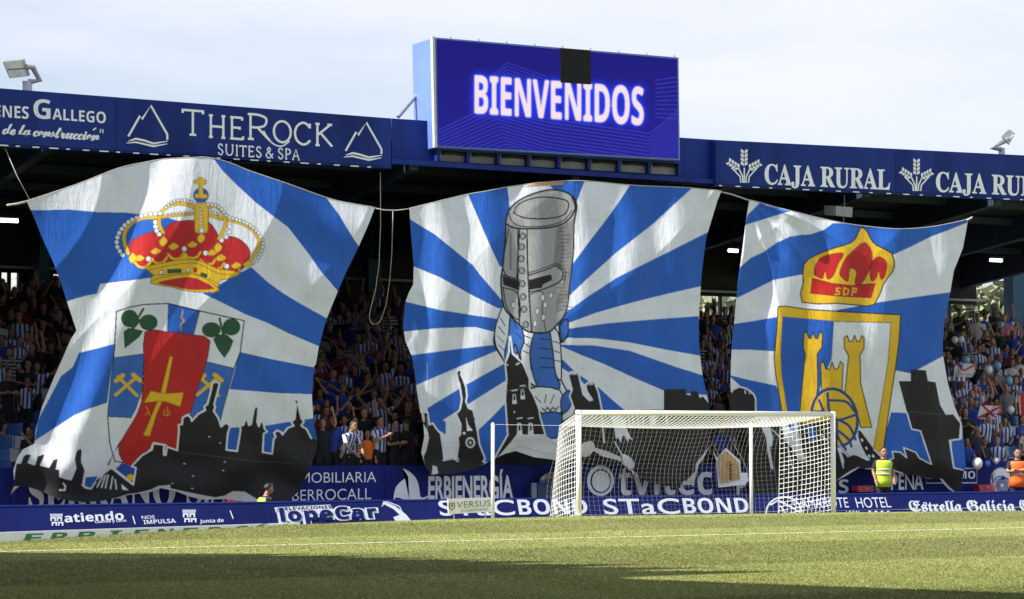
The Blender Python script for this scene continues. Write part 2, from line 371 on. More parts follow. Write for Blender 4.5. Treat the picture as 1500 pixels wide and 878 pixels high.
# standing blades of grass over the part of the pitch that is near enough to show them
def blade_mat():
    m = M['grass'].copy(); m.name = 'grass_blades'; t = m.node_tree; out = t.nodes['Material Output']; pr = t.nodes['Principled BSDF']
    for l in list(pr.inputs['Normal'].links): t.links.remove(l)
    tr = t.nodes.new('ShaderNodeBsdfTranslucent'); mixs = t.nodes.new('ShaderNodeMixShader'); mixs.inputs[0].default_value = 0.5
    t.links.new(pr.inputs['Base Color'].links[0].from_socket, tr.inputs['Color']); t.links.new(pr.outputs[0], mixs.inputs[1]); t.links.new(tr.outputs[0], mixs.inputs[2]); t.links.new(mixs.outputs[0], out.inputs['Surface'])
    return m
def blades():
    N = 420000
    d = 1 / rng.uniform(1 / 62.0, 1 / 24.0, N); lat = rng.uniform(-0.235, 0.235, N) * d
    X = lat * math.cos(A) + d * math.sin(A); Y = -lat * math.sin(A) + d * math.cos(A)
    ye = np.interp(X, EX, EY); k = Y < ye + 0.1; X, Y, ye = X[k], Y[k], ye[k]; n = len(X)
    h = rng.uniform(0.010, 0.024, n); w = rng.uniform(0.004, 0.009, n); a = rng.uniform(0, math.pi, n); lx = rng.normal(0, 0.013, n); ly = rng.normal(0, 0.013, n)
    z = np.where(Y > ye, -0.03, -0.002)
    V = np.empty((n, 3, 3)); V[:, 0] = np.stack([X - w * np.cos(a), Y - w * np.sin(a), z], 1); V[:, 1] = np.stack([X + w * np.cos(a), Y + w * np.sin(a), z], 1); V[:, 2] = np.stack([X + lx, Y + ly, z + h], 1)
    me = bpy.data.meshes.new('grass'); me.vertices.add(3 * n); me.vertices.foreach_set('co', V.astype(np.float32).ravel())
    me.loops.add(3 * n); me.loops.foreach_set('vertex_index', np.arange(3 * n, dtype=np.int32)); me.polygons.add(n); me.polygons.foreach_set('loop_start', np.arange(0, 3 * n, 3, dtype=np.int32))
    me.update(calc_edges=True); setmat(me, blade_mat()); o = bpy.data.objects.new('grass', me); COL.objects.link(o); tag(o, kind='stuff')
blades()
# the low white advertising board standing just beyond the turf edge beside the goal
q1, q2 = onZ(-60, 797, 0.0) + [0, .35, 0], onZ(446, 767.5, 0.0) + [0, .35, 0]
dm = (q2 - q1) / np.linalg.norm(q2 - q1); nm_ = np.array([dm[1], -dm[0], 0.0])
pm_ = lambda d: (lambda x, y: onP(x, y, q1 + nm_ * d, nm_))
mat_t = thing('low_board', 'low white advertising board with widely spaced green letters at turf edge', 'advertising board', tuple((q1 + q2) / 2 - [0, 0, .4]))
ta, tb = pm_(0)(-60, 782.0), pm_(0)(440, 765.8)
mb = MB(); fr = [ta, tb, np.array([tb[0], tb[1], -.45]), np.array([ta[0], ta[1], -.45])]; mb.hexa(fr, [p - nm_ * .06 for p in fr]); mb.obj('panel', M['boardwhite'], mat_t)
for ch, xa, xb in (('E', 37, 62), ('R', 76, 102), ('B', 115, 140), ('I', 160, 178), ('E', 197, 217), ('N', 231, 253), ('E', 268, 289), ('R', 305, 326), ('G', 342, 362), ('Í', 375, 392), ('A', 408, 428)):
    ty = lambda x: 783.6 - 0.0365 * x; hh = 13.5 - 0.010 * xa
    letter(mat_t, ch, (xa - 3, ty(xa) + hh), (xb - 3, ty(xb) + hh), (xa + 2, ty(xa)), (xb + 2, ty(xb)), pm_(0.008), M['green'], bold)

# ------------------------------------------------------------------ grandstand
stand = thing('grandstand', 'covered grandstand with dark roof full of spectators behind the goal', 'grandstand', (30, YW, 0))
XL, XR = 8.0, 54.0
NR, RD, RH, FZ0 = 14, 0.82, 0.30, 0.42
def floor_z(i): return FZ0 + RH * i
def row_y(i): return YW + 0.75 + RD * i
YB = YW + 0.75 + RD * NR + 0.9
mb = MB()
mb.box(XL, XR, YW + 0.12, row_y(0) + RD / 2, -0.6, FZ0)
for i in range(1, NR): mb.box(XL, XR, row_y(i) - RD / 2, row_y(i) + RD / 2, -0.6, floor_z(i))
mb.box(XL, XR, row_y(NR) - RD / 2, YB + 0.4, -0.6, floor_z(NR))
mb.obj('terrace', M['concrete'], stand)
mb = MB(); mb.box(XL - .2, XL, YW, YW + 14.5, -0.6, 8.85); mb.obj('sun_block_wall', M['dark'], stand)  # unseen wall added to keep sun out of the stand's left end
zt = float(onY(900, 679.5, YW)[2])           # top of the front wall
mb = MB(); mb.box(XL, XR, YW, YW + 0.12, -0.6, zt); mb.obj('front_wall', M['wallblue'], stand)
# back wall with a band of openings, mullions and rail
zo0, zo1 = 4.75, float(onY(1440, 447, YB)[2])
zroof0, zroof1 = 8.75, 7.6
xo = lambda px: float(onY(px, 440, YB)[0])
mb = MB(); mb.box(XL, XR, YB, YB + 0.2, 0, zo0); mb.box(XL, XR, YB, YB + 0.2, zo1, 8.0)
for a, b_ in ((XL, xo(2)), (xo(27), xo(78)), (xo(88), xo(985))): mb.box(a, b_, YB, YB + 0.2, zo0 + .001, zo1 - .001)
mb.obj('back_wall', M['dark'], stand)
for x in [xo(14)] + [xo(985) + 1.9 * k for k in range(1, 12)]: mb = MB(); mb.box(x - 0.05, x + 0.05, YB + 0.04, YB + 0.14, zo0, zo1); mb.obj('mullion', M['darksteel'], stand)
mb = MB(); mb.box(16.5, XR, YB + 0.02, YB + 0.07, zo0 + 0.6, zo0 + 0.66); mb.obj('railing', M['red'], stand)
mb = MB(); mb.tube([(XL, YB - 0.5, zo1 + 0.12), (XR, YB - 0.5, zo1 + 0.12)], 0.04); mb.obj('rail_pipe', M['lightgrey'], stand)
mb = MB()
mb.hexa([(XL, YF + 0.62, 8.86), (XR, YF + 0.62, 8.86), (XR, YF + 0.62, 9.06), (XL, YF + 0.62, 9.06)], [(XL, YB + 1.5, 7.9), (XR, YB + 1.5, 7.9), (XR, YB + 1.5, 8.1), (XL, YB + 1.5, 8.1)])
mb.obj('roof', M['dark'], stand)
for x in np.arange(12.0, XR, 4.6):
    mb = MB()
    mb.hexa([(x - 0.12, YF + 0.3, 8.3), (x + 0.12, YF + 0.3, 8.3), (x + 0.12, YF + 0.3, 8.9), (x - 0.12, YF + 0.3, 8.9)], [(x - 0.12, YB, 6.9), (x + 0.12, YB, 6.9), (x + 0.12, YB, 7.98), (x - 0.12, YB, 7.98)])
    mb.obj('roof_beam', M['darksteel'], stand)
for y, z in ((YF + 2.5, 8.55), (YF + 5, 8.35), (YF + 7.5, 8.15), (YF + 10, 7.95)):
    mb = MB(); mb.box(XL, XR, y - 0.06, y + 0.06, z - 0.08, z + 0.12); mb.obj('purlin', M['darksteel'], stand)
for px, w in ((543, 0.42), (1486, 0.62), (60, 0.3)):
    x = float(onY(px, 440, YB - 0.8)[0]); mb = MB(); mb.box(x - w / 2, x + w / 2, YB - 1.1, YB - 0.6, 3, 7.9); mb.obj('pillar', M['teal'], stand)
# roof fascia, with its recessed middle bay under the scoreboard
pf = lambda x, y: onY(x, y, YF)
def slab(name, quad, Y, dy, m, parent):
    q = [onY(x, y, Y) for x, y in quad]; mb = MB(); mb.hexa(q, [(p[0], p[1] + dy, p[2]) for p in q]); return mb.obj(name, m, parent)
ftop = lambda x: 129.5 + 0.0770 * x if x < 640 else 178.8 + (x - 640) * 0.0590 if x < 990 else 202.6 + (x - 997) * 0.0500
fbot = lambda x: 213 + 0.0590 * x if x < 600 else 272 + (x - 1047) * 0.0468
slab('fascia', [(-160, ftop(-160)), (573, ftop(573)), (573, 247), (-160, fbot(-160))], YF, 0.35, M['steel_blue'], stand)
slab('fascia', [(574.2, ftop(574)), (1046.3, ftop(1046)), (1046.3, 272), (574.2, 236)], YF + 0.25, 0.3, M['steel_blue'], stand)
slab('fascia', [(1047, ftop(1047)), (1700, ftop(1700)), (1700, fbot(1700)), (1047, fbot(1047))], YF, 0.35, M['steel_blue'], stand)
slab('fascia_beam', [(574, 232.5), (1047, 263), (1047, 269.5), (574, 240)], YF + 0.05, 0.19, M['steel_blue'], stand)
# pale ties along the lower edge of the fascia
for k in range(70):
    x = -120 + 24.5 * k
    if 565 < x < 1050: continue
    y = fbot(x) if x > 600 else 213 + (247 - 213) / 573 * x
    p = onY(x, y - 0.5, YF - 0.02); mb = MB(); mb.box(p[0] - 0.06, p[0] + 0.03 + 0.06 * (k * 7 % 3), p[1] - 0.012, p[1] + 0.03, p[2] - 0.018, p[2] + 0.008); mb.obj('edge_tie', M['print'], stand)
# fluorescent tubes under the roof
for px, py, dx, lab in ((8, 323, 18, 'lit white tube light under dark roof left of crown banner'), (1074, 367.5, 9, 'lit white tube light between helmet banner and shield banner'), (1459, 381.5, 13, 'lit white tube light under roof at right of shield banner')):
    y = YF + 4.5; p = onY(px, py, y); dw = dx / F * 60
    t = thing('tube_light', lab, 'light', tuple(p), 'tube lights under the roof'); mb = MB(); mb.tube([(p[0] - dw, p[1], p[2]), (p[0] + dw, p[1], p[2])], 0.05); mb.obj('tube', M['tube'], t)
    mb = MB(); mb.box(p[0] - dw - .05, p[0] + dw + .05, p[1] - .08, p[1] + .08, p[2] + .055, p[2] + .12)
    mb.tube([(p[0], p[1], p[2] + .12), (p[0], p[1], 9.1 - (p[1] - YF) * .085)], 0.015); mb.obj('fitting', M['black'], t)

# ------------------------------------------------------------------ signs on the fascia
ps = lambda x, y: onY(x, y, YF - 0.035)
def sign(name, label, quad, Y, m, cat_='sign', group=None, dy=0.03):
    c = onY(sum(q[0] for q in quad) / 4, sum(q[1] for q in quad) / 4, Y)
    t = thing(name, label, cat_, tuple(c), group); slab('panel', quad, Y, dy, m, t); return t
G = 'advertising canvases on the roof fascia'
lb = lambda x: 213 + (247 - 213) / 573 * x
s1 = sign('fascia_sign', 'blue fascia canvas reading Gallego above white script line, under floodlight', [(-150, ftop(-150) + 1), (170, ftop(170) + 1), (170, lb(170) - 3), (-150, lb(-150) - 3)], YF - 0.03, M['fascia'], group=G)
letter(s1, 'ENES', (-8, 171), (42, 174.5), (-8, 154), (42, 156.5), ps, M['print'], bold)
letter(s1, 'G', (49, 173), (74, 175), (49, 144.5), (74, 147), ps, M['print'], bold)
letter(s1, 'ALLEGO', (77, 175), (155, 181), (77, 159), (155, 164.5), ps, M['print'], bold)
letter(s1, 'de la construcci\u00f3n'.replace('\u00f3', 'o'), (3, 196.5), (146, 206.5), (3, 180), (146, 190), ps, M['print'], script, off=0.02, space=0.82)
shape(s1, thick([(136, 191), (141, 187.5)], 2) + thick([(147, 189), (147.3, 195)], 1.5) + thick([(150.5, 189.3), (150.8, 195.3)], 1.5), ps, M['print'], 'accent')
def mountain(par, ox, oy, s):
    c = lambda pts: [(ox + x * s, oy + y * s) for x, y in pts]
    shape(par, thick(c([(3, 47), (20, 17), (23, 22), (36, 2), (60, 44), (60, 52)]), 3.2 * s) + thick(c([(3, 54), (14, 50.5), (26, 53), (40, 57.5), (61, 54)]), [1, 3.2, 3, 3, 1]) + thick(c([(0, 57), (14, 55.5), (27, 58.5), (40, 61.5), (60, 58)]), [.8, 2.4, 2.6, 3, 1]), ps, M['print'], 'emblem')
s2 = sign('fascia_sign', 'blue fascia canvas reading The Rock with two white mountain emblems', [(170.6, ftop(170.6) + 1), (572, ftop(572) + 1), (572, lb(572) - 3), (170.6, lb(170.6) - 3)], YF - 0.03, M['fascia'], group=G)
mountain(s2, 185, 153, 1.0); mountain(s2, 503.5, 178, 0.92)
ST = {'T': [[(.02, .04), (.98, .04)], [(.02, 0), (.02, .16)], [(.98, 0), (.98, .16)], [(.5, 0), (.5, 1)], [(.34, .985), (.66, .985)]], 'H': [[(.12, 0), (.12, 1)], [(.88, 0), (.88, 1)], [(.12, .5), (.88, .5)]] + [[(x - .12, y), (x + .12, y)] for x in (.12, .88) for y in (.015, .985)],
      'E': [[(.14, 0), (.14, 1)], [(.0, .02), (.88, .02)], [(.0, .98), (.95, .98)], [(.14, .48), (.7, .48)], [(.88, 0), (.88, .14)], [(.95, 1), (.95, .85)], [(.7, .42), (.7, .56)]], 'R': [[(.12, 0), (.12, 1)], cat([(.0, .02), (.45, .02), (.78, .12), (.82, .27), (.72, .44), (.4, .52), (.12, .52)], 4), [(.42, .52), (.98, 1.0)], [(.0, .985), (.26, .985)]],
      'O': [circ((.5, .5), .46, .49, 20) + [(.96, .5)]], 'C': [cat([(.9, .2), (.7, .04), (.45, .01), (.15, .2), (.04, .5), (.15, .82), (.45, .99), (.72, .95), (.93, .78)], 4), [(.9, .02), (.9, .24)]], 'K': [[(.12, 0), (.12, 1)], [(.86, .02), (.14, .52)], [(.3, .42), (.98, 1)], [(.0, .015), (.25, .015)], [(.0, .985), (.25, .985)], [(.7, .015), (.98, .015)]],
      'S': [cat([(.86, .2), (.65, .02), (.35, .02), (.14, .2), (.25, .4), (.7, .56), (.88, .76), (.65, .98), (.3, .98), (.08, .78)], 4)], 'U': [cat([(.12, 0), (.12, .6), (.25, .92), (.5, .99), (.75, .92), (.88, .6), (.88, 0)], 4)] + [[(x - .12, .015), (x + .12, .015)] for x in (.12, .88)], 'I': [[(.5, 0), (.5, 1)], [(.1, .015), (.9, .015)], [(.1, .985), (.9, .985)]],
      '&': [cat([(.95, .55), (.7, .9), (.35, .99), (.08, .75), (.3, .48), (.62, .28), (.5, .03), (.28, .1), (.3, .35), (.95, 1.0)], 4)], 'P': [[(.14, 0), (.14, 1)], cat([(.0, .02), (.5, .02), (.85, .15), (.85, .38), (.55, .52), (.14, .52)], 4), [(.0, .985), (.3, .985)]], 'A': [[(.08, 1), (.5, 0), (.92, 1)], [(.24, .64), (.76, .64)], [(.0, .985), (.2, .985)], [(.8, .985), (1, .985)]]}
def stroke_text(par, items, w, point):
    """(letter, left, right, top, base, slope) drawn as thin serif strokes"""
    for ch, xl, xr, yt, yb_, sl in items:
        pl = []
        for p in ST[ch]: pl += thick([(xl + (xr - xl) * u, yt + (yb_ - yt) * v + sl * (xr - xl) * u) for u, v in p], w)
        shape(par, pl, point, M['print'], 'letter')
SLP = .078
stroke_text(s2, [('T', 267, 298, 159.5, 197, SLP), ('H', 306, 330, 168.5, 201, SLP), ('E', 337, 357, 171, 203.5, SLP), ('R', 363, 396, 166.5, 204, SLP), ('O', 400, 427, 176.5, 208, SLP), ('C', 431, 456, 179, 211, SLP), ('K', 462, 487, 181, 213, SLP)], 3.4, ps)
shape(s2, thick(cat([(386, 192), (394, 205), (404, 213), (414, 214), (424, 207)], 5), 2.2), ps, M['print'], 'flourish')
stroke_text(s2, [(c, 319 + a, 319 + b_, 211 + a * .07, 226.5 + a * .07, .07) for c, a, b_ in (('S', 0, 8), ('U', 11, 23), ('I', 26, 30), ('T', 32, 42), ('E', 45, 53), ('S', 56, 64), ('&', 70, 81), ('S', 88, 96), ('P', 99, 107), ('A', 109, 120))], 2.0, ps)
lr = lambda x: fbot(x) - 3
def wheat(par, ox, oy, w, h):
    c = lambda pts: [(ox + x * w, oy + y * h) for x, y in pts]; pl = []
    for bx, tx, ty in ((0.43, 0.02, 0.36), (0.5, 0.5, 0.02), (0.57, 0.98, 0.40)):
        b = np.array([bx, 0.62]); tp = np.array([tx, ty]); d = tp - b; n = np.array([-d[1], d[0]]); n /= np.hypot(*n)
        for k in range(4):
            q = b + d * (0.18 + 0.2 * k); r = b + d * (0.42 + 0.2 * k)
            for sgn in (1, -1): pl.append(c([tuple(q + n * 0.012 * sgn), tuple(q + n * 0.10 * sgn + d * .09), tuple(r + n * 0.10 * sgn), tuple(r + n * 0.012 * sgn - d * .08)]))
    for x0, x1 in ((0.40, 0.13), (0.46, 0.33), (0.5, 0.5), (0.55, 0.68), (0.62, 0.88)):
        pl += thick(c([(x0, 1.0), (0.5 + (x0 - 0.5) * 1.2, 0.82), (x1, 0.56)]), 2.0)
    shape(par, pl, ps, M['print'], 'emblem')
s3 = sign('fascia_sign', 'blue fascia canvas reading Caja Rural just right of the scoreboard', [(1048.5, ftop(1048) + 1), (1312, ftop(1312) + 1), (1312, lr(1312)), (1048.5, lr(1048))], YF - 0.03, M['fascia'], group=G)
wheat(s3, 1065, 218, 50, 50); letter(s3, 'CAJA RURAL', (1120, 269.5), (1304, 278), (1120, 240.5), (1304, 249), ps, M['print'], serif, 0.012)
s4 = sign('fascia_sign', 'blue fascia canvas reading Caja Rural cut by the right frame edge', [(1312.6, ftop(1312) + 1), (1690, ftop(1690) + 1), (1690, lr(1690)), (1312.6, lr(1312))], YF - 0.03, M['fascia'], group=G)
wheat(s4, 1318.5, 232, 48, 48); letter(s4, 'CAJA RURAL', (1371, 280.5), (1555, 289), (1371, 252), (1555, 261), ps, M['print'], serif, 0.012)

# ------------------------------------------------------------------ scoreboard
YS = YF - 0.25
sb = thing('scoreboard', 'large blue video scoreboard on the roof edge reading BIENVENIDOS', 'scoreboard', tuple(onY(815, 215, YS)))
q = [onY(x, y, YS) for x, y in ((637, 55), (994, 84.5), (996, 235), (640, 215.5))]
mb = MB(); mb.hexa(q, [(p[0], p[1] + 1.25, p[2]) for p in q]); mb.obj('cabinet', mat('cabinet_blue', (0.13, 0.22, 0.56), 0.35, 0.06, 1.0), sb)
TXT = 'BIENVENIDOS'
lin = lambda r, g, b: tuple(((c / 255) / 12.92 if c / 255 < 0.04045 else ((c / 255 + 0.055) / 1.055) ** 2.4) for c in (r, g, b))
cv = Canvas(636, 54, 998, 236, lin(34, 32, 140))
g_ = np.linspace(0, 1, cv.a.shape[0])[:, None, None]; cv.a *= (0.80 + 0.35 * g_)
for k in range(16):                           # chevron lines of the screen picture
    y = 176 + 5.2 * k; cv.line([(640, y + 16), (720 + 2 * k, y - 22), (800, y - 2), (952, y + 20), (1000, y - 20)], 1.1, lin(66, 70, 200))
for k in range(10): cv.line([(960, 118 + 6 * k), (1000, 112 + 7 * k)], 1.2, lin(62, 66, 196))
for k in range(5): cv.line([(700 - 3 * k, 128 + 4 * k), (743, 92 + 5 * k), (800, 112 + 5 * k)], 1.0, lin(60, 62, 190))
v, f = glyphs(TXT, bold, 0.0, 1.0); gx, gy = quad_map(v, (695.5, 166), (942.5, 183.5), (695.5, 110.5), (942.5, 128.5))
mk = np.zeros(cv.a.shape[:2], bool)
for p in f: mk |= cv.mask([(gx[i], gy[i]) for i in p])
for p in f:
    for i in range(len(p)): pass
glow = np.clip(blur(mk.astype(float), 11) * 1.7 + blur(mk.astype(float), 4) * 0.9, 0, 1)[..., None]
cv.a = cv.a * (1 - glow) + np.array(lin(40, 66, 255)) * glow
core = np.clip(blur(mk.astype(float), 2) * 1.55 - 0.08, 0, 1)[..., None]; cv.a = cv.a * (1 - core) + np.array(lin(255, 236, 246)) * core
ms = bpy.data.materials.new('screen'); ms.use_nodes = True; t_ = ms.node_tree; b_ = t_.nodes['Principled BSDF']; b_.inputs['Base Color'].default_value = (.003, .003, .004, 1); b_.inputs['Roughness'].default_value = 0.8; b_.inputs['Specular IOR Level'].default_value = 0.05
an = t_.nodes.new('ShaderNodeVertexColor'); an.layer_name = 'paint'; t_.links.new(an.outputs[0], b_.inputs['Emission Color']); b_.inputs['Emission Strength'].default_value = 0.92 / 2 ** EXPO
painted_sheet('screen', cv, [(640, 57.5), (992, 86.8), (994, 232.5), (642.5, 213.5)], lambda x, y: onY(x, y, YS - 0.03), ms, sb)
slab('dead_panel', [(820.5, 70.5), (865, 74), (866, 124), (821.5, 121)], YS - 0.06, 0.02, M['black'], sb)
slab('side_edge', [(633.5, 53.5), (637, 53.5), (640.5, 216), (637, 216)], YS - 0.02, 0.12, M['lightgrey'], sb)
for k in range(9): x = 660 + k * 41; y = 55 + (x - 637) / 357 * 29.5; p = onY(x, y, YS + 0.1); mb = MB(); mb.tube([p, p + np.array([0, 0, 0.05])], 0.02, 6); mb.obj('lifting_eye', M['grey'], sb)
slab('vent_back', [(641, 217), (995, 237), (995, 257), (641, 236)], YF + 0.2, 0.03, mat('vent_pale', (0.22, 0.22, 0.26), 0.8, 0.2, 3.0), sb)
slab('vent_rail', [(637, 215.5), (996.5, 235.5), (996.5, 240.5), (637, 220)], YF + 0.02, 0.15, M['steel_blue'], sb)
for k in range(9):
    x = 640 + k * 44.2; y = 217 + (x - 640) * 0.0565
    slab('vent_post', [(x, y), (x + 4.5, y + 0.3), (x + 4.5, y + 19), (x, y + 18.7)], YF + 0.04, 0.14, M['steel_blue'], sb)
for k in range(8): x = 648 + k * 44.2; y = 223 + (x - 640) * 0.0565; mb = MB(); mb.tube([onY(x, y + 1.2, YF + .15), onY(x + 14, y - 0.5 + 1, YF + .12), onY(x + 34, y + 2.8, YF + .15)], 0.045, 6); mb.obj('cable_run', M['black'], sb)
mb = MB(); mb.tube([onY(583, 171.5, YF + 0.8), onY(616, 133, YF + 0.9)], 0.05); mb.obj('brace', M['grey'], sb)

# ------------------------------------------------------------------ floodlights on the roof
def floodlight(label, head, arm, post, face_dir):
    Yp = YF + 0.5
    t = thing('floodlight', label, 'floodlight', tuple(onY(post[0], post[3], Yp)), 'floodlights on the roof edge')
    a, b = onY(post[0] - post[2] / 2, post[1], Yp), onY(post[0] + post[2] / 2, post[3] + 6, Yp); r = abs(b[0] - a[0]) / 2; cx = (a[0] + b[0]) / 2
    mb = MB(); mb.tube([(cx, Yp, b[2]), (cx, Yp, a[2])], r, 14); mb.obj('post', M['lightgrey'], t)
    mb = MB(); mb.tube([onY(x, y, Yp - 0.05) for x, y in arm], 0.07, 8); mb.obj('bracket', M['grey'], t)
    for hq in head:
        qd = [onY(x, y, Yp - 0.15 + dyy) for x, y, dyy in hq]; n = Vector(face_dir).normalized()
        back = [Vector(p) - n * 0.18 for p in qd]; mb = MB(); mb.hexa([Vector(p) for p in qd], back); hd = mb.obj('lamp_head', M['grey'], t)
        c = sum((Vector(p) for p in qd), Vector()) / 4; inner = [c + (Vector(p) - c) * 0.88 + n * 0.006 for p in qd]
        mesh_obj('lens', inner, [(0, 1, 2, 3)], mat('lens_glass', (0.55, 0.54, 0.50), 0.2, 0.15, 9.0), hd)
    return t
floodlight('square floodlight with two pale lenses on roof edge at left', [[(4, 91, 0), (33, 88.5, 0), (36.5, 100, 0), (8, 102, 0)], [(8.5, 103, 0), (37, 101.2, 0), (41.5, 112, 0), (14, 115, 0)]],
           [(36, 98), (48, 99), (58, 118), (42, 120)], (39.5, 119, 15, 132), (-0.5, -0.8, -0.35))
floodlight('floodlight seen edge on, on roof edge at right', [[(1474, 206, 0), (1484, 195.5, 0.5), (1487.5, 196, 0.5), (1478, 213, 0)]],
           [(1478, 204), (1463, 211), (1452, 217), (1466, 219)], (1467, 217, 8, 228), (0.75, -0.3, -0.6))
# ------------------------------------------------------------------ painted supporter banners
WH, BL, RD_, GO, BK = (0.64, 0.68, 0.76), (0.020, 0.105, 0.46), (0.42, 0.020, 0.022), (0.66, 0.42, 0.025), (0.017, 0.017, 0.019)
GRN, GY, INK, BL2 = (0.025, 0.085, 0.045), (0.30, 0.31, 0.33), (0.012, 0.012, 0.014), (0.04, 0.13, 0.46)
def cloth_mat(name, seed, ang):
    m = bpy.data.materials.new(name); m.use_nodes = True; t = m.node_tree; b = t.nodes['Principled BSDF']
    b.inputs['Roughness'].default_value = 0.5; b.inputs['Specular IOR Level'].default_value = 0.18
    vc = t.nodes.new('ShaderNodeVertexColor'); vc.layer_name = 'paint'
    co = t.nodes.new('ShaderNodeTexCoord')
    q = t.nodes.new('ShaderNodeMapping'); q.inputs['Rotation'].default_value = (0, ang, 0); q.inputs['Scale'].default_value = (2.4, 1, 0.45); q.inputs['Location'].default_value = (seed, 0, seed); t.links.new(co.outputs['Object'], q.inputs[0])
    n1 = t.nodes.new('ShaderNodeTexNoise'); n1.inputs['Scale'].default_value = 1.5; n1.inputs['Detail'].default_value = 7; n1.inputs['Roughness'].default_value = 0.6; n1.inputs['Distortion'].default_value = 0.8; t.links.new(q.outputs[0], n1.inputs['Vector'])
    n2 = t.nodes.new('ShaderNodeTexNoise'); n2.inputs['Scale'].default_value = 7; n2.inputs['Detail'].default_value = 5; t.links.new(co.outputs['Object'], n2.inputs['Vector'])
    n3 = t.nodes.new('ShaderNodeTexNoise'); n3.inputs['Scale'].default_value = 1.1; n3.inputs['Detail'].default_value = 9; n3.inputs['Roughness'].default_value = 0.7; t.links.new(co.outputs['Object'], n3.inputs['Vector'])
    r = t.nodes.new('ShaderNodeMapRange'); r.inputs[1].default_value = 0.3; r.inputs[2].default_value = 0.7; r.inputs[3].default_value = 0.86; r.inputs[4].default_value = 1.10; t.links.new(n3.outputs['Fac'], r.inputs[0])
    x = t.nodes.new('ShaderNodeMix'); x.data_type = 'RGBA'; x.blend_type = 'MULTIPLY'; x.inputs['Factor'].default_value = 1; t.links.new(vc.outputs[0], x.inputs['A']); t.links.new(r.outputs[0], x.inputs['B']); t.links.new(x.outputs['Result'], b.inputs['Base Color'])
    b1 = t.nodes.new('ShaderNodeBump'); b1.inputs['Strength'].default_value = 0.34; b1.inputs['Distance'].default_value = 0.10; t.links.new(n1.outputs['Fac'], b1.inputs['Height'])
    b2 = t.nodes.new('ShaderNodeBump'); b2.inputs['Strength'].default_value = 0.14; b2.inputs['Distance'].default_value = 0.025; t.links.new(n2.outputs['Fac'], b2.inputs['Height']); t.links.new(b1.outputs[0], b2.inputs['Normal'])
    t.links.new(b2.outputs[0], b.inputs['Normal'])
    return m
def ridge(x): return np.abs(((x / math.pi) % 2) - 1) ** 1.5      # sharp creases

# --- banner with the royal crown and town arms
r1, r2, r3 = zc(0, 60, 2.677), zc(0, 210, 2.677), zc(0, 480, 2.677)
z4, z5, z6, zs = zc(150, 250, 4.62), zc(220, 560, 4.62), zc(0, 600, 6.25), zc(140, 430, 3.375)
out1 = r1([(105, 630), (300, 565), (460, 503), (560, 480), (640, 466), (730, 461), (820, 460), (900, 480), (980, 512), (1130, 563), (1290, 620), (1380, 640), (1470, 655)]) + \
    r2([(1440, 330), (1400, 420), (1360, 500), (1325, 580), (1280, 690), (1250, 800), (1238, 870)]) + \
    r3([(1232, 150), (1223, 270), (1230, 380), (1245, 440), (1240, 490), (1200, 585), (1165, 650), (1120, 688), (1080, 697), (1040, 694), (960, 683), (880, 672), (800, 676), (740, 662), (690, 642), (630, 630), (590, 645), (500, 657), (400, 680), (320, 686), (220, 668), (150, 638), (100, 622), (70, 625), (45, 655), (38, 648), (55, 600), (52, 560), (68, 510), (90, 478), (135, 455), (140, 400), (165, 310), (210, 200), (250, 110), (278, 45)]) + \
    r2([(300, 735), (290, 705), (262, 620), (238, 545), (210, 470), (165, 370), (135, 295)])
C1 = Canvas(8, 228, 556, 742, WH)
for pts in (r2([(100, 262), (190, 262), (270, 260), (380, 270), (490, 272), (560, 280), (640, 288), (720, 310), (740, 350), (700, 470), (590, 528), (500, 540), (393, 552), (380, 590), (330, 600), (255, 622), (200, 500)]),
            r2([(830, 50), (870, 105), (930, 165), (1000, 230), (1070, 285), (1130, 330), (1215, 440), (1260, 505), (1335, 592), (1420, 420), (1400, 395), (1362, 335), (1330, 280), (1272, 205), (1100, 140)]),
            r2([(985, 485), (1050, 545), (1110, 588), (1170, 625), (1300, 697), (1270, 805), (1200, 775), (1130, 745), (1050, 705), (960, 670), (850, 615), (795, 590)]),
            r2([(455, 785), (380, 805), (310, 822), (285, 878)]) + r3([(240, 190), (150, 360), (135, 445), (290, 345), (350, 318), (420, 295), (450, 65), (455, 62)]),
            r3([(940, 96), (1060, 123), (1250, 160), (1245, 262), (1100, 258), (900, 242)]),
            r3([(1035, 386), (1120, 372), (1250, 353), (1262, 450), (1035, 500)]),
            r3([(885, 395), (945, 390), (930, 485), (885, 480)])): C1.poly(pts, BL)
C1.poly(zs([(103, 90), (170, 68), (240, 55), (360, 50), (520, 88), (735, 135), (715, 290), (685, 370), (610, 645), (300, 860), (95, 830), (70, 740), (60, 610), (80, 400), (95, 260)]), WH, INK, 1.7)
C1.poly(zs([(360, 52), (515, 90), (485, 205), (355, 190)]), BL, INK, .8)
C1.line(zs(cat([(432, 85), (425, 120), (438, 135), (424, 150), (420, 180)])), 2.4, (0.35, 0.27, 0.05))
C1.poly(zs([(90, 318), (240, 298), (230, 480), (200, 570), (175, 615), (60, 610), (78, 420)]), BL2, INK, .8)
C1.poly(zs([(540, 335), (685, 370), (650, 500), (615, 640), (460, 620), (500, 480)]), BL2, INK, .8)
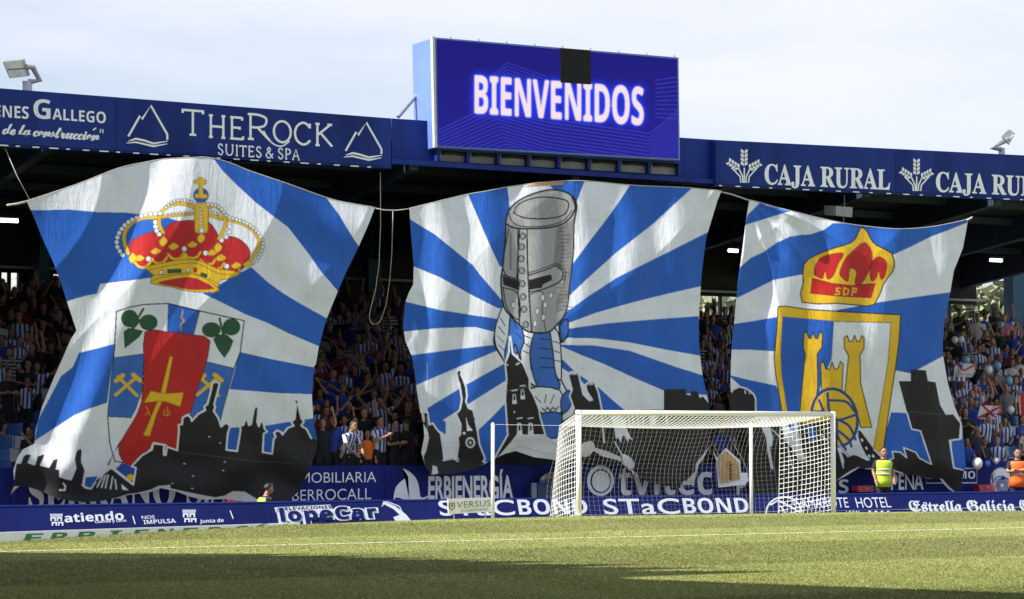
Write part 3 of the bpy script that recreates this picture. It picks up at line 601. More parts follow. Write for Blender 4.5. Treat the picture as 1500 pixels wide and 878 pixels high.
for o, fl in (((570, 165), 1), ((210, 150), 0)):   # three-lobed leaves
    if fl:
        L = [circ((572, 180), 45, 36), circ((672, 166), 42, 40), [(583, 225), (605, 205), (650, 205), (680, 235), (662, 280), (637, 318), (605, 275)]]; st = [(628, 190), (613, 124)]
    else:
        L = [circ((168, 124), 40, 42), circ((262, 144), 43, 38), [(140, 190), (165, 172), (205, 180), (233, 187), (215, 215), (145, 270)]]; st = [(205, 130), (236, 77)]
    for p in L: C1.poly(zs(p), GRN, INK, .9)
    C1.line(zs(st), 3.4, GRN); C1.line(zs([(st[0][0] - 20, st[0][1] + 40), (st[0][0] + 10, st[0][1] + 5)]), 5, GRN)
for cx in (157, 560):
    C1.line(zs([(cx - 58, 502), (cx + 45, 415)]), 4.6, GO); C1.line(zs([(cx - 45, 412), (cx + 48, 505)]), 4.6, GO)
    C1.line(zs([(cx - 55, 432), (cx - 22, 405)]), 6.5, GO); C1.line(zs([(cx + 62, 430), (cx + 30, 403)]), 6.5, GO)
redp = zs(cat([(243, 190), (355, 190), (485, 205), (567, 235), (530, 400), (500, 480), (470, 590), (430, 610), (410, 780), (340, 775), (290, 745), (190, 850), (150, 845), (118, 800), (120, 740), (180, 640), (225, 540), (240, 350)], 2, True))
C1.poly(redp, RD_, INK, .9)
C1.poly(zs([(367, 312), (382, 314), (345, 500), (300, 600), (268, 706), (236, 702), (275, 610), (320, 500)]), GO, (.25, .15, .01), .8)
C1.poly(zs([(272, 483), (320, 492), (345, 496), (435, 490), (418, 560), (345, 535), (320, 532), (240, 540)]), GO, (.25, .15, .01), .8)
for p in ([(250, 560), (262, 585), (245, 602)], [(262, 585), (268, 602)], [(340, 575), (336, 600), (352, 605), (356, 560)], [(352, 605), (368, 600), (362, 578)]): C1.line(zs(p), 1.3, (.55, .3, .02))
# black skyline with its white edge
blk1 = z5([(-15, 520), (0, 470), (20, 415), (93, 424), (92, 492), (106, 492), (114, 438), (183, 462), (188, 400), (196, 325), (192, 290), (216, 285), (220, 240), (250, 222), (275, 240), (281, 264), (325, 215), (372, 190), (366, 165), (388, 148), (415, 40), (420, 10), (445, -5), (470, 10), (463, 40), (433, 150), (440, 172), (430, 195), (462, 245), (480, 302), (500, 283), (522, 278), (540, 300), (525, 350), (515, 458), (588, 467), (612, 325), (608, 300), (632, 290), (640, 262), (655, 250), (668, 292), (683, 285), (700, 190), (708, 168), (722, 163), (733, 178), (724, 270), (735, 300), (748, 268), (764, 268), (775, 318), (792, 335), (768, 350), (762, 475), (825, 485), (836, 385), (850, 370), (838, 345), (860, 326), (886, 338), (895, 356), (930, 310), (972, 295), (953, 270), (978, 250), (988, 150), (972, 130), (988, 114), (1005, 130), (1000, 150), (1025, 250), (1042, 265), (1022, 295), (1060, 320), (1090, 380), (1150, 395), (1150, 500), (1000, 900), (600, 900), (-20, 900)])
C1.poly(blk1, BK)
C1.line(blk1[:-5], 2.6, WH)
blk2 = z6([(130, 640), (150, 500), (195, 492), (215, 430), (245, 412), (285, 418), (250, 490), (320, 515), (345, 430), (400, 412), (405, 425), (365, 515), (450, 535), (490, 460), (530, 452), (510, 550), (545, 555), (545, 620), (600, 640), (655, 650), (700, 540), (685, 450), (702, 380), (735, 362), (748, 375), (742, 480), (775, 560), (752, 670), (780, 715), (830, 722), (880, 650), (1010, 548), (1050, 558), (1216, 695), (1245, 535), (1205, 522), (1300, 420), (1385, 370), (1430, 330), (1520, 860), (600, 900), (60, 800), (90, 680)])
C1.poly(blk2, BK)
C1.poly(z6([(785, 622), (898, 612), (832, 722), (775, 700)]), BL); C1.poly(z6([(1060, 545), (1115, 488), (1240, 535), (1215, 670)]), (0.02, 0.07, 0.36)); C1.ell((191, 700), 6.5, 6, GO, INK)
C1.line(z6([(752, 690), (782, 718), (835, 725)]), 2.4, WH); C1.line(z6([(1045, 556), (1220, 690), (1245, 535), (1205, 522), (1300, 420), (1390, 370), (1408, 305), (1520, 328)]), 2.4, WH)
C1.poly(z6([(985, 500), (1050, 380), (1100, 285), (1095, 330), (1040, 400), (995, 520)]), BK)
for p in ([(835, 722), (875, 665)], [(890, 710), (940, 610)], [(930, 715), (965, 605)], [(965, 718), (990, 600)], [(1012, 725), (1030, 618)], [(1065, 728), (1055, 645)]): C1.line(z6(p), 2.4, (.55, .56, .58))
C1.poly(z6([(1110, 680), (1180, 742), (1120, 735)]), WH); C1.line(z6([(550, 738), (592, 740), (598, 702), (580, 678)]), 2.6, WH)
lipw = (0.56, 0.58, 0.60)
C1.poly(z6([(105, 790), (112, 740), (135, 702), (200, 710), (300, 752), (430, 792), (620, 838), (800, 856), (620, 848), (420, 806), (300, 770), (195, 728), (140, 728), (120, 752), (60, 812)]), lipw)
C1.poly(z6([(1095, 800), (1160, 778), (1260, 765), (1380, 735), (1470, 700), (1560, 690), (1560, 722), (1480, 718), (1380, 762), (1250, 792)]), lipw)
C1.poly(z5([(-10, 735), (20, 720), (62, 700), (200, 733), (340, 762), (440, 780), (500, 770), (560, 738), (640, 742), (720, 790), (830, 815), (830, 850), (300, 830), (150, 770), (60, 735), (-10, 765)]), lipw)
C1.line(z5([(185, 470), (420, 500), (700, 535), (970, 548)]), 1.0, (.07, .07, .07))
for x, y in ((150, 685), (290, 635), (495, 598), (400, 370), (475, 412), (285, 720), (505, 540), (820, 690), (232, 552)): C1.ell(z5([(x, y)])[0], 1.6, 1.0, (.45, .45, .46))
# crown
red = cat([(180, 500), (260, 440), (340, 415), (405, 425), (430, 385), (480, 352), (560, 338), (640, 340), (720, 350), (770, 410), (800, 470), (850, 445), (920, 460), (980, 510), (1000, 570), (955, 660), (870, 712), (780, 690), (650, 610), (500, 625), (300, 660), (215, 610)], 3, True)
C1.poly(z4(red), RD_, INK, .8)
def arch(p, w): q = z4(cat(p, 5)); C1.line(q, w + 1.6, (.16, .11, .02)); C1.line(q, w, GO); C1.line(q, .6, (.3, .2, .02))
arch([(175, 560), (150, 490), (152, 420), (195, 360), (270, 322), (370, 315), (500, 300), (625, 290)], 4.6)
arch([(1005, 600), (1042, 550), (1062, 480), (1030, 415), (960, 365), (880, 340), (790, 322), (715, 295)], 4.6)
arch([(412, 420), (385, 370), (390, 305), (430, 250), (500, 225), (580, 233), (630, 255)], 4.6)
arch([(790, 460), (825, 395), (832, 325), (800, 268), (760, 240), (710, 255)], 4.6)
C1.poly(z4(cat([(640, 215), (700, 215), (715, 250), (715, 400), (690, 425), (650, 425), (625, 400), (625, 250)], 3, True)), GO, (.16, .11, .02), 1.1)
for y in range(240, 385, 24): C1.ell(z4([(667, y)])[0], 1.7, 2.2, WH, INK, .5)
def pearls(p, n, r):
    q = np.array(z4(cat(p, 12))); s_ = np.concatenate([[0], np.cumsum(np.hypot(*np.diff(q, axis=0).T))])
    for k in range(n):
        t = s_[-1] * k / (n - 1); C1.ell((np.interp(t, s_, q[:, 0]), np.interp(t, s_, q[:, 1])), r, r, WH, INK, .7)
pearls([(135, 572), (98, 505), (108, 435), (150, 372), (205, 332), (300, 297), (390, 290)], 16, 3.4)
pearls([(430, 250), (480, 210), (560, 200), (625, 222)], 10, 2.3); pearls([(430, 300), (500, 293), (620, 278)], 9, 1.8)
pearls([(715, 230), (770, 235), (820, 275), (850, 312), (960, 350), (1040, 405), (1085, 480), (1078, 550), (1045, 605), (1020, 625)], 26, 2.7)
pearls([(358, 350), (360, 385), (368, 408), (385, 432)], 4, 3.6); pearls([(862, 378), (858, 415), (840, 447), (808, 472)], 4, 3.6); pearls([(725, 270), (770, 285), (795, 310)], 5, 1.8)
for k, (x, y) in enumerate(((275, 628), (385, 600), (500, 572), (612, 565), (718, 608), (772, 640), (878, 680))): C1.line(z4([(x - 55, y - 5), (x - 30, y + 22), (x, y + 30), (x + 30, y + 20), (x + 52, y - 12)]), 3.4, GO)
for x, y, a in ((412, 478, 0), (362, 545, 1), (482, 512, 2), (610, 500, 1), (668, 455, 0), (742, 555, 1), (782, 520, 0), (802, 590, 2), (908, 642, 1), (250, 592, 1), (985, 632, 1), (560, 590, 0), (205, 590, 0)):
    w_, h_ = ((28, 34), (36, 22), (36, 24))[a]; C1.poly(z4(cat([(x - w_, y + 4), (x - w_ * .4, y - h_ * .6), (x, y - h_), (x + w_ * .5, y - h_ * .6), (x + w_, y), (x + w_ * .4, y + h_ * .8), (x - w_ * .4, y + h_)], 3, True)), GO, (.2, .12, .02), .7)
for x, y in ((555, 530), (312, 598), (697, 558), (840, 648), (672, 405)): C1.ell(z4([(x, y)])[0], 4, 4, WH, INK, .8)
C1.poly(z4(cat([(285, 655), (400, 628), (540, 603), (660, 610), (780, 665), (940, 690), (850, 735), (800, 742), (785, 775), (760, 790), (500, 760), (330, 745), (345, 705)], 2, True)), GO, (.16, .11, .02), 1.1)
for p in ([(300, 680), (420, 650), (560, 628), (660, 635), (780, 695), (880, 705)], [(350, 712), (480, 700), (600, 692), (700, 725), (790, 770)]): C1.line(z4(cat(p)), 1.0, (.2, .12, .02))
C1.poly(z4(cat([(320, 762), (380, 730), (480, 710), (600, 702), (690, 728), (788, 800), (765, 824), (600, 820), (470, 790)], 2, True)), GO, (.16, .11, .02), 1.1)
C1.poly(z4(cat([(375, 762), (480, 735), (600, 724), (680, 752), (755, 800), (600, 806), (480, 782)], 2, True)), RD_, (.16, .06, .02), .8)
C1.ell(z4([(398, 690)])[0], 3, 3, WH, INK, .7); C1.poly(z4([(440, 670), (535, 666), (533, 690), (442, 694)]), GRN, INK, .7); C1.ell(z4([(580, 672)])[0], 2.6, 2.6, WH, (.4, .1, .05), .7); C1.poly(z4([(615, 660), (640, 658), (638, 690), (616, 690)]), RD_, INK, .6); C1.poly(z4([(668, 690), (712, 705), (705, 726), (664, 712)]), GRN, INK, .7)
C1.ell(z4([(667, 168)])[0], 11, 10.5, BL, INK, .9)
cross = z4([(650, 45), (680, 45), (680, 62), (702, 64), (702, 92), (680, 92), (682, 158), (712, 160), (712, 190), (625, 186), (625, 158), (650, 158), (650, 92), (622, 90), (622, 64), (650, 62)])
C1.poly(cross, GO, (.16, .11, .02), .8)
def d1(x, y):
    u, v = (x - 40) / 510, (y - 232) / 505
    b = 0.45 * np.sin(np.clip(v, 0, 1) * math.pi) * np.sin(np.clip(u, 0, 1) * math.pi) + 0.28 * v
    f1 = 0.15 * np.exp(-((x - (262 - 0.36 * (y - 240))) / 26) ** 2) * np.clip(v * 1.4, 0, 1)          # the long fold down the left
    f1 -= 0.10 * np.exp(-((x - (225 - 0.40 * (y - 240))) / 30) ** 2)
    f2 = 0.085 * ridge((x * 0.8 + y * 0.42) / 17 + 1.6 * np.sin(y / 70)) * np.clip(1.15 - v, 0, 1)
    f3 = 0.05 * np.sin((x * 0.55 - y * 0.83) / 13 + 2 * np.sin(x / 60)) * np.clip((u - 0.4) * 2, 0, 1)
    f4 = 0.10 * np.sin((x * 0.25 + y) / 12 + np.sin(x / 27) * 1.4) * np.clip((v - 0.80) * 5, 0, 1)
    return YW - 0.30 - b - f1 - f2 - f3 - f4
C1.seams(58, 5)
b1 = thing('banner', 'supporter banner with a jewelled crown and red shield under fascia at left', 'banner', tuple(onY(290, 730, YW - 0.6)), 'painted supporter banners')
painted_sheet('cloth', C1, out1, lambda x, y: onY(x, y, d1(x, y)), cloth_mat('banner_cloth', 1.3, 0.5), b1)

# --- banner with the helmeted knight
a5, a6, zh, zk, zl, zr, zf = zc(540, 250, 2.879), zc(540, 500, 2.879), zc(720, 260, 3.656), zc(700, 480, 4.391), zc(600, 520, 4.879), zc(800, 590, 4.88), zc(960, 540, 4.876)
out2 = a5([(172, 162), (300, 130), (415, 103), (500, 88), (580, 72), (680, 58), (760, 50), (850, 45), (950, 48), (1100, 63), (1250, 70), (1360, 75), (1487, 88), (1470, 130), (1455, 180), (1440, 230), (1425, 280), (1415, 350), (1405, 430), (1400, 500), (1395, 580), (1392, 700), (1400, 800), (1408, 862)]) + \
    a6([(1410, 150), (1420, 200), (1432, 250), (1440, 290)]) + zf([(390, 400), (396, 545), (345, 640), (310, 690), (272, 845), (222, 802), (200, 800)]) + \
    zr([(960, 612), (830, 592), (720, 562), (650, 522), (600, 490), (560, 462), (520, 412), (400, 385), (340, 345), (300, 388), (245, 388), (60, 410)]) + \
    a6([(800, 502), (700, 490), (620, 463), (575, 475), (540, 492), (500, 512), (430, 545), (350, 560), (280, 563), (262, 562), (240, 530), (222, 470), (235, 400), (230, 340), (218, 300), (205, 220), (197, 160), (190, 100), (180, 60), (155, 0)]) + \
    a5([(150, 690), (145, 655), (150, 600), (155, 555), (170, 515), (188, 480), (190, 400), (184, 330), (178, 260)])
C2 = Canvas(588, 262, 1062, 718, WH)
ctr = (785, 487)
for p in (a5([(165, 200), (280, 270), (440, 400), (470, 440), (560, 545), (700, 560), (548, 582), (440, 528), (300, 450), (150, 388)]),
          a5([(140, 550), (155, 553), (300, 588), (450, 612), (540, 625), (700, 640), (545, 685), (450, 660), (300, 665), (140, 680)]),
          a5([(150, 782), (185, 778), (360, 755), (535, 735), (700, 720), (540, 760)]) + a6([(400, 100), (185, 192)]),
          a6([(248, 282), (400, 190), (580, 90), (640, 100), (580, 165), (410, 272), (250, 372)]), a6([(600, 250), (570, 268), (520, 320), (465, 372), (462, 400), (475, 500), (520, 520), (570, 440), (600, 380)]),
          a6([(250, 370), (300, 378), (325, 395), (325, 340), (250, 300)]),
          a5([(415, 90), (500, 290), (553, 405), (620, 400), (600, 200), (583, 50)]), a5([(740, 40), (790, 90), (850, 200), (882, 120), (912, 40)]),
          a5([(1110, 50), (1050, 140), (1000, 210), (930, 300), (855, 402), (820, 480), (850, 525), (940, 440), (1040, 350), (1200, 225), (1390, 50)]),
          a5([(1450, 255), (1427, 262), (1250, 350), (1050, 450), (920, 535), (830, 600), (790, 650), (838, 645), (960, 600), (1100, 560), (1260, 520), (1430, 482)]),
          a5([(1420, 612), (1200, 628), (1000, 645), (838, 668), (780, 680), (800, 705), (960, 708), (1100, 725), (1250, 755), (1420, 785)]),
          a5([(1430, 870), (1300, 830), (1100, 760), (950, 738), (810, 735)]) + a6([(812, 22), (900, 60), (990, 95), (1120, 155), (1260, 215), (1440, 228), (1440, 130), (1420, 105)]),
          a6([(800, 60), (870, 130), (975, 200), (1030, 250), (1090, 300), (985, 300), (940, 215), (890, 160), (810, 110)])): C2.poly(p, BL)
# knight in tunic
C2.poly(zk([(110, 20), (102, 100), (150, 185), (180, 220), (330, 380), (345, 430), (410, 550), (430, 690), (500, 720), (540, 640), (590, 500), (590, 410), (530, 340), (530, 90), (575, 60), (575, -20), (130, -60)]), WH)
for p in ([(168, 0), (280, 0), (252, 175), (215, 150), (185, 210), (158, 150)], [(355, 40), (460, 40), (490, 150), (500, 300), (528, 392), (400, 402), (345, 270), (330, 140)], [(518, -30), (575, -30), (572, 50), (530, 95)], [(398, 562), (530, 558), (525, 690), (500, 716), (430, 690)], [(532, 450), (590, 412), (592, 500), (545, 540)], [(335, 385), (520, 400), (515, 430), (400, 440)]):
    C2.poly(zk(p), BL2, INK, 1.4)
C2.poly(zk([(335, 402), (420, 432), (520, 405), (520, 430), (430, 450), (340, 415)]), WH)
for p in ([(112, 20), (103, 100), (150, 185), (178, 220)], [(135, 30), (160, 80), (145, 160)], [(110, 60), (140, 110), (150, 170)], [(350, 40), (330, 130), (345, 260), (390, 370)], [(292, 20), (265, 180), (330, 345), (390, 400)], [(460, 30), (510, 70), (528, 200), (528, 330)], [(470, 60), (495, 160), (500, 300)], [(530, 330), (590, 440)], [(345, 420), (380, 480), (405, 555), (530, 545)], [(405, 575), (470, 560), (530, 565)], [(530, 95), (575, 60), (578, 0)], [(530, 610), (545, 560), (590, 505)]): C2.line(zk(cat(p)), 2.4, INK)
for x, y in ((290, 60), (285, 95), (280, 135), (275, 185), (490, 100), (495, 160), (500, 190), (495, 215), (400, 60), (400, 130), (400, 185), (405, 240)): C2.line(zk([(x, y), (x + 22, y + 8), (x + 40, y + 2)]), 1.8, INK)
C2.line(zk([(425, 505), (440, 520), (450, 500), (462, 520), (475, 500), (485, 522), (500, 505), (515, 520)]), 2.0, INK)
for p in ([(440, 470), (450, 488)], [(470, 455), (475, 485)], [(500, 465), (490, 488)]): C2.line(zk(p), 1.0, INK)
for p, c_ in (([(739, 446), (731, 462), (725, 484), (726, 506), (735, 522), (742, 533), (749, 505), (754, 480), (748, 452)], WH), ([(749, 458), (764, 478), (768, 500), (762, 522), (754, 504), (746, 534), (739, 520), (745, 490)], BL2), ([(765, 476), (784, 484), (777, 508), (778, 540), (789, 566), (772, 556), (762, 520), (768, 500)], WH),
              ([(786, 484), (806, 484), (812, 520), (814, 548), (820, 568), (792, 572), (779, 542), (777, 510)], BL2), ([(806, 480), (818, 488), (822, 520), (822, 556), (814, 548), (810, 515)], WH), ([(820, 478), (831, 468), (832, 488), (823, 502)], BL2), ([(776, 570), (820, 572), (822, 604), (794, 606)], WH), ([(790, 608), (822, 606), (820, 634), (812, 642), (798, 638)], BL2), ([(822, 584), (834, 572), (836, 594), (824, 606)], BL2)):
    C2.poly(cat(p, 3, True), c_, INK, 2.0)
for p in ([(733, 466), (740, 478)], [(730, 478), (739, 490)], [(728, 492), (738, 502)], [(731, 506), (739, 514)], [(752, 470), (758, 482)], [(756, 488), (764, 496)], [(768, 492), (778, 496)], [(767, 502), (775, 508)], [(766, 514), (775, 518)], [(790, 496), (806, 498)], [(790, 510), (808, 512)], [(790, 524), (809, 526)], [(792, 538), (811, 539)], [(810, 500), (819, 503)], [(812, 514), (820, 517)], [(813, 528), (821, 530)], [(783, 580), (792, 590)], [(800, 578), (798, 590)], [(812, 578), (806, 592)]): C2.line(p, 1.4, INK)
C2.line([(794, 598), (798, 602), (802, 597), (806, 602), (810, 597), (814, 601), (818, 596)], 1.8, INK)
# helmet
helm = zh(cat([(78, 225), (75, 300), (60, 480), (50, 560), (65, 690), (105, 745), (150, 790), (200, 828), (300, 830), (350, 790), (402, 715), (420, 560), (438, 400), (442, 250), (456, 160), (440, 108), (385, 75), (300, 68), (180, 105), (105, 160)], 3, True))
C2.poly(helm, GY, INK, 2.6)
C2.poly(zh([(350, 275), (440, 225), (436, 400), (418, 560), (398, 700), (345, 730), (350, 640), (385, 560), (385, 500), (330, 470)]), (0.19, 0.195, 0.20))
for k in range(46): y = 260 + 10 * k; x = 345 + (k * 53 % 38); C2.line(zh([(x, y), (x + 30 + (k * 31 % 28), y - 6 + (k * 17 % 12))]), 1.2, (.10, .10, .105) if k % 2 else (.26, .265, .27))
for k in range(40): y = 285 + (k * 47 % 240); x = 205 + (k * 71 % 110); C2.line(zh([(x, y), (x + 3, y + 18)]), .7, (.24, .245, .26))
for k in range(14): y = 300 + 14 * k; C2.line(zh([(100, y), (104, y + 12)]), 2.2, (.15, .15, .16))
for p, w in (([(80, 250), (130, 272), (280, 272), (390, 245), (448, 170), (430, 105)], 1.7), ([(92, 190), (110, 235), (160, 262), (280, 262), (380, 235), (430, 180)], 1.0), ([(120, 190), (150, 140), (260, 106), (390, 120), (412, 155), (380, 205), (270, 222), (170, 215), (118, 190)], 1.4), ([(150, 275), (140, 500), (150, 790)], 1.5), ([(190, 275), (195, 520), (215, 825)], 1.5), ([(92, 275), (62, 490), (135, 535), (140, 275)], 1.2), ([(52, 520), (150, 550)], 1.3), ([(60, 590), (142, 625), (148, 760), (85, 705), (62, 590)], 1.2), ([(198, 525), (300, 492), (345, 474), (380, 505), (375, 548), (330, 578), (272, 600), (200, 615)], 1.4), ([(198, 512), (290, 482), (350, 462), (395, 505), (388, 560)], .9), ([(200, 630), (272, 612), (270, 700), (290, 820)], .9)): C2.line(zh(cat(p, 4)), w * 1.45, INK)
C2.poly(zh(cat([(125, 190), (155, 146), (260, 112), (385, 126), (404, 156), (375, 200), (270, 216), (175, 210)], 3, True)), (.27, .28, .29))
for k in range(16): x = 150 + 14 * k; C2.line(zh([(x, 150 + (k * 37 % 50)), (x + 26, 146 + (k * 37 % 50))]), .8, (.20, .205, .21))
C2.poly(zh([(60, 528), (150, 556), (150, 606), (62, 576)]), INK); C2.poly(zh([(200, 550), (272, 530), (320, 520), (325, 550), (276, 574), (270, 592), (200, 604)]), INK)
for x, y in ((168, 315), (162, 373), (160, 436), (163, 500), (165, 570), (170, 640), (174, 707), (183, 788)): C2.ell(zh([(x, y)])[0], 4.0, 4.6, GY, INK, 1.5); C2.ell(zh([(x + 2, y)])[0], 1.8, 2.2, (.36, .37, .39), INK, .9)
for x, y in ((117, 683), (318, 632), (275, 645), (288, 683), (245, 718), (278, 750), (233, 783)): C2.ell(zh([(x, y)])[0], 2.7, 4.6, WH, INK, .9, 0.15)
# black buildings
def bl(c, pts, edge=True, w=2.4, conv=None):
    q = conv(pts); c.poly(q, BK)
    if edge: c.line(q, w, WH)
bl(C2, [(95, 870), (130, 800), (192, 690), (186, 600), (176, 460), (185, 330), (176, 230), (200, 160), (203, 60), (210, 58), (224, 170), (246, 190), (290, 230), (332, 330), (332, 390), (360, 440), (392, 520), (402, 580), (435, 692), (250, 696), (180, 790), (130, 870)], conv=zk)
for x, y, s_ in ((235, 450, 1), (288, 420, 1), (268, 640, 1.25), (340, 640, 1.25)):
    C2.poly(zk([(x - 10 * s_, y - 20 * s_), (x + 8 * s_, y - 20 * s_), (x + 16 * s_, y + 40 * s_), (x - 14 * s_, y + 42 * s_)]), WH); C2.poly(zk([(x - 5, y - 16), (x + 4, y - 16), (x + 9, y + 14 * s_), (x - 8, y + 22 * s_)]), BK); C2.line(zk([(x - 16, y - 48 * s_ / 1.1), (x + 16, y - 52 * s_ / 1.1)]), 1.6, WH)
C2.line(zk([(180, 410), (380, 372)]), .8, (.16, .16, .16))
for x, y in ((190, 240), (250, 238), (262, 230), (235, 545)): C2.ell(zk([(x, y)])[0], 1.1, 1.5, WH)
bl(C2, [(530, 700), (600, 590), (618, 520), (590, 440), (606, 400), (580, 300), (600, 286), (645, 285), (664, 370), (678, 430), (718, 470), (736, 465), (700, 410), (692, 368), (715, 350), (748, 350), (776, 420), (800, 540), (800, 740), (560, 760)], conv=zk)
for x in (592, 606, 620, 632, 705, 720, 734): C2.ell(zk([(x, 296 if x < 650 else 362)])[0], 1.2, 2.2, WH)
bl(C2, [(60, 150), (95, 150), (215, 145), (225, 188), (250, 190), (255, 160), (302, 165), (316, 210), (340, 200), (430, 300), (430, 420), (60, 420)], False, conv=zf)
C2.poly([(822, 618), (846, 604), (1046, 598), (1046, 655), (1015, 720), (960, 720), (925, 698), (905, 674), (880, 668), (868, 656), (846, 672), (825, 655)], BK)
for x, y, w_ in ((400, 95, 0), (415, 280, 0)): pass
C2.line(zr([(398, 90), (405, 180), (415, 285)]), 2.6, WH)
C2.poly(zr([(460, 95), (540, 92), (580, 195), (605, 250), (622, 268), (590, 255), (585, 285), (560, 235), (545, 240), (535, 288), (515, 250), (498, 260), (490, 200)]), WH)
C2.poly(zr([(735, 85), (800, 85), (780, 158), (745, 160)]), WH)
for x in (560, 590, 620, 655, 690, 860): C2.line(zr([(x, 88), (x + 4, 150)]), 2.2, WH)
C2.line(zr([(490, 280), (540, 370)]), 1.6, WH)
C2.poly(zr(cat([(245, 305), (300, 278), (335, 282), (352, 330), (330, 350), (300, 390), (240, 390)], 2, True)), lipw); C2.poly(zr([(345, 322), (430, 345), (530, 388), (545, 420), (520, 420), (400, 388), (340, 348)]), lipw)
C2.poly(zr(cat([(540, 368), (600, 390), (632, 440), (612, 475), (560, 440)], 2, True)), WH); C2.line(zr([(545, 430), (600, 475), (655, 525)]), 2.4, lipw)
C2.poly(zf([(396, 545), (345, 640), (310, 690), (272, 845), (222, 802), (285, 735), (290, 680)]), lipw)
C2.poly(a6([(540, 495), (600, 425), (625, 400), (740, 396), (820, 440), (900, 425), (830, 505), (700, 492), (620, 465), (575, 478)]), lipw, None); C2.line(a6(cat([(590, 465), (640, 445), (730, 470), (830, 480)])), 1.0, (.36, .37, .39)); C2.line(a6([(620, 420), (740, 415), (800, 440)]), .8, (.4, .41, .43))
bl(C2, [(340, 118), (354, 105), (372, 118), (366, 140), (385, 180), (404, 232), (410, 300), (402, 330), (420, 380), (455, 395), (470, 470), (488, 560), (500, 640), (540, 742), (520, 772), (380, 772), (336, 735), (350, 640), (345, 590), (362, 570), (366, 500), (332, 420), (360, 390), (374, 320), (355, 200)], conv=zl)
C2.poly(zl([(402, 440), (420, 500), (452, 540), (410, 545)]), WH); C2.ell(zl([(434, 628)])[0], 7, 8, WH); C2.ell(zl([(434, 628)])[0], 4.8, 5.5, BK); C2.ell(zl([(434, 628)])[0], 2.2, 2.6, (.5, .5, .5)); C2.ell(zl([(390, 560)])[0], 2, 2, WH)
bl(C2, [(60, 410), (130, 412), (142, 500), (165, 488), (200, 540), (222, 560), (240, 680), (248, 750), (180, 860), (110, 860), (92, 720), (130, 600), (128, 560), (70, 450)], conv=zl)
C2.poly(zl([(205, 760), (340, 745), (540, 770), (480, 822), (300, 862), (180, 862), (150, 840)]), BK); C2.poly(zl([(165, 790), (195, 800), (205, 845), (160, 860)]), lipw); C2.line(zl([(240, 755), (310, 740), (345, 760)]), 2.4, lipw)
C2.poly(zl([(85, 420), (105, 420), (108, 480), (90, 480)]), lipw); C2.poly(zl([(98, 590), (125, 560), (140, 590), (118, 690), (98, 730)]), lipw)
C2.line(zl([(128, 60), (128, 560)]), .9, (.52, .53, .55)); pass
C2.poly(a5([(640, 72), (720, 52), (830, 48), (820, 60), (700, 68)]), (.5, .24, .12))
def d2(x, y):
    u, v = (x - 595) / 450, (y - 268) / 440
    b = 0.40 * np.sin(np.clip(v, 0, 1) * math.pi) * np.sin(np.clip(u, 0, 1) * math.pi) + 0.30 * v
    f1 = 0.05 * np.sin(x / 11 + 1.1 * np.sin(y / 80)) * np.clip(1.2 - v, 0.3, 1)
    f2 = 0.09 * ridge((x * 0.72 + y * 0.69) / 21 + 1.3 * np.sin(x / 90)) * np.clip(1.1 - v * 0.7, 0, 1) * np.clip(u * 1.6, 0.3, 1)
    f3 = 0.06 * ridge((x * 0.80 - y * 0.60) / 24 + 1.5 * np.sin(y / 60)) * np.clip(1.1 - u, 0, 1)
    f4 = 0.12 * np.sin((x * 0.3 + y) / 13 + np.sin(x / 31) * 1.5) * np.clip((v - 0.82) * 5, 0, 1)
    return YW - 0.32 - b - f1 - f2 - f3 - f4
C2.seams(52, 10)
b2 = thing('banner', 'supporter banner with a grey knight helmet on blue rays under scoreboard', 'banner', tuple(onY(825, 700, YW - 0.6)), 'painted supporter banners')
painted_sheet('cloth', C2, out2, lambda x, y: onY(x, y, d2(x, y)), cloth_mat('banner_cloth', 4.1, -0.3), b2)

# --- banner with the club shield
a7, a8, z3, zb, zg = zc(1000, 180, 2.996), zc(1000, 480, 2.996), zc(1120, 320, 2.438), zc(1180, 620, 6.0), zc(1020, 590, 4.88)
out3 = a7([(292, 340), (350, 355), (410, 372), (480, 390), (600, 420), (720, 445), (860, 462), (960, 468), (1080, 460), (1180, 442), (1252, 425), (1245, 470), (1230, 550), (1210, 600), (1190, 650), (1180, 710), (1172, 760), (1162, 810), (1150, 870)]) + \
    a8([(1142, 60), (1142, 120), (1165, 250), (1190, 340), (1225, 420), (1236, 520), (1243, 615)]) + zb([(1395, 412), (1380, 500), (1362, 602), (1318, 612), (1250, 578), (1180, 490), (1100, 492), (980, 462), (850, 447), (740, 412), (620, 407), (520, 407), (470, 392), (380, 450), (265, 512)]) + \
    zg([(1000, 572), (900, 640), (800, 645), (700, 638), (560, 655), (400, 650), (392, 500), (380, 380), (372, 250), (300, 120), (250, 60)]) + a8([(212, 290), (210, 250), (212, 150), (217, 60)]) + a7([(228, 860), (234, 780), (242, 700), (253, 620), (265, 530), (276, 440)])
C3 = Canvas(1066, 290, 1422, 726, WH)
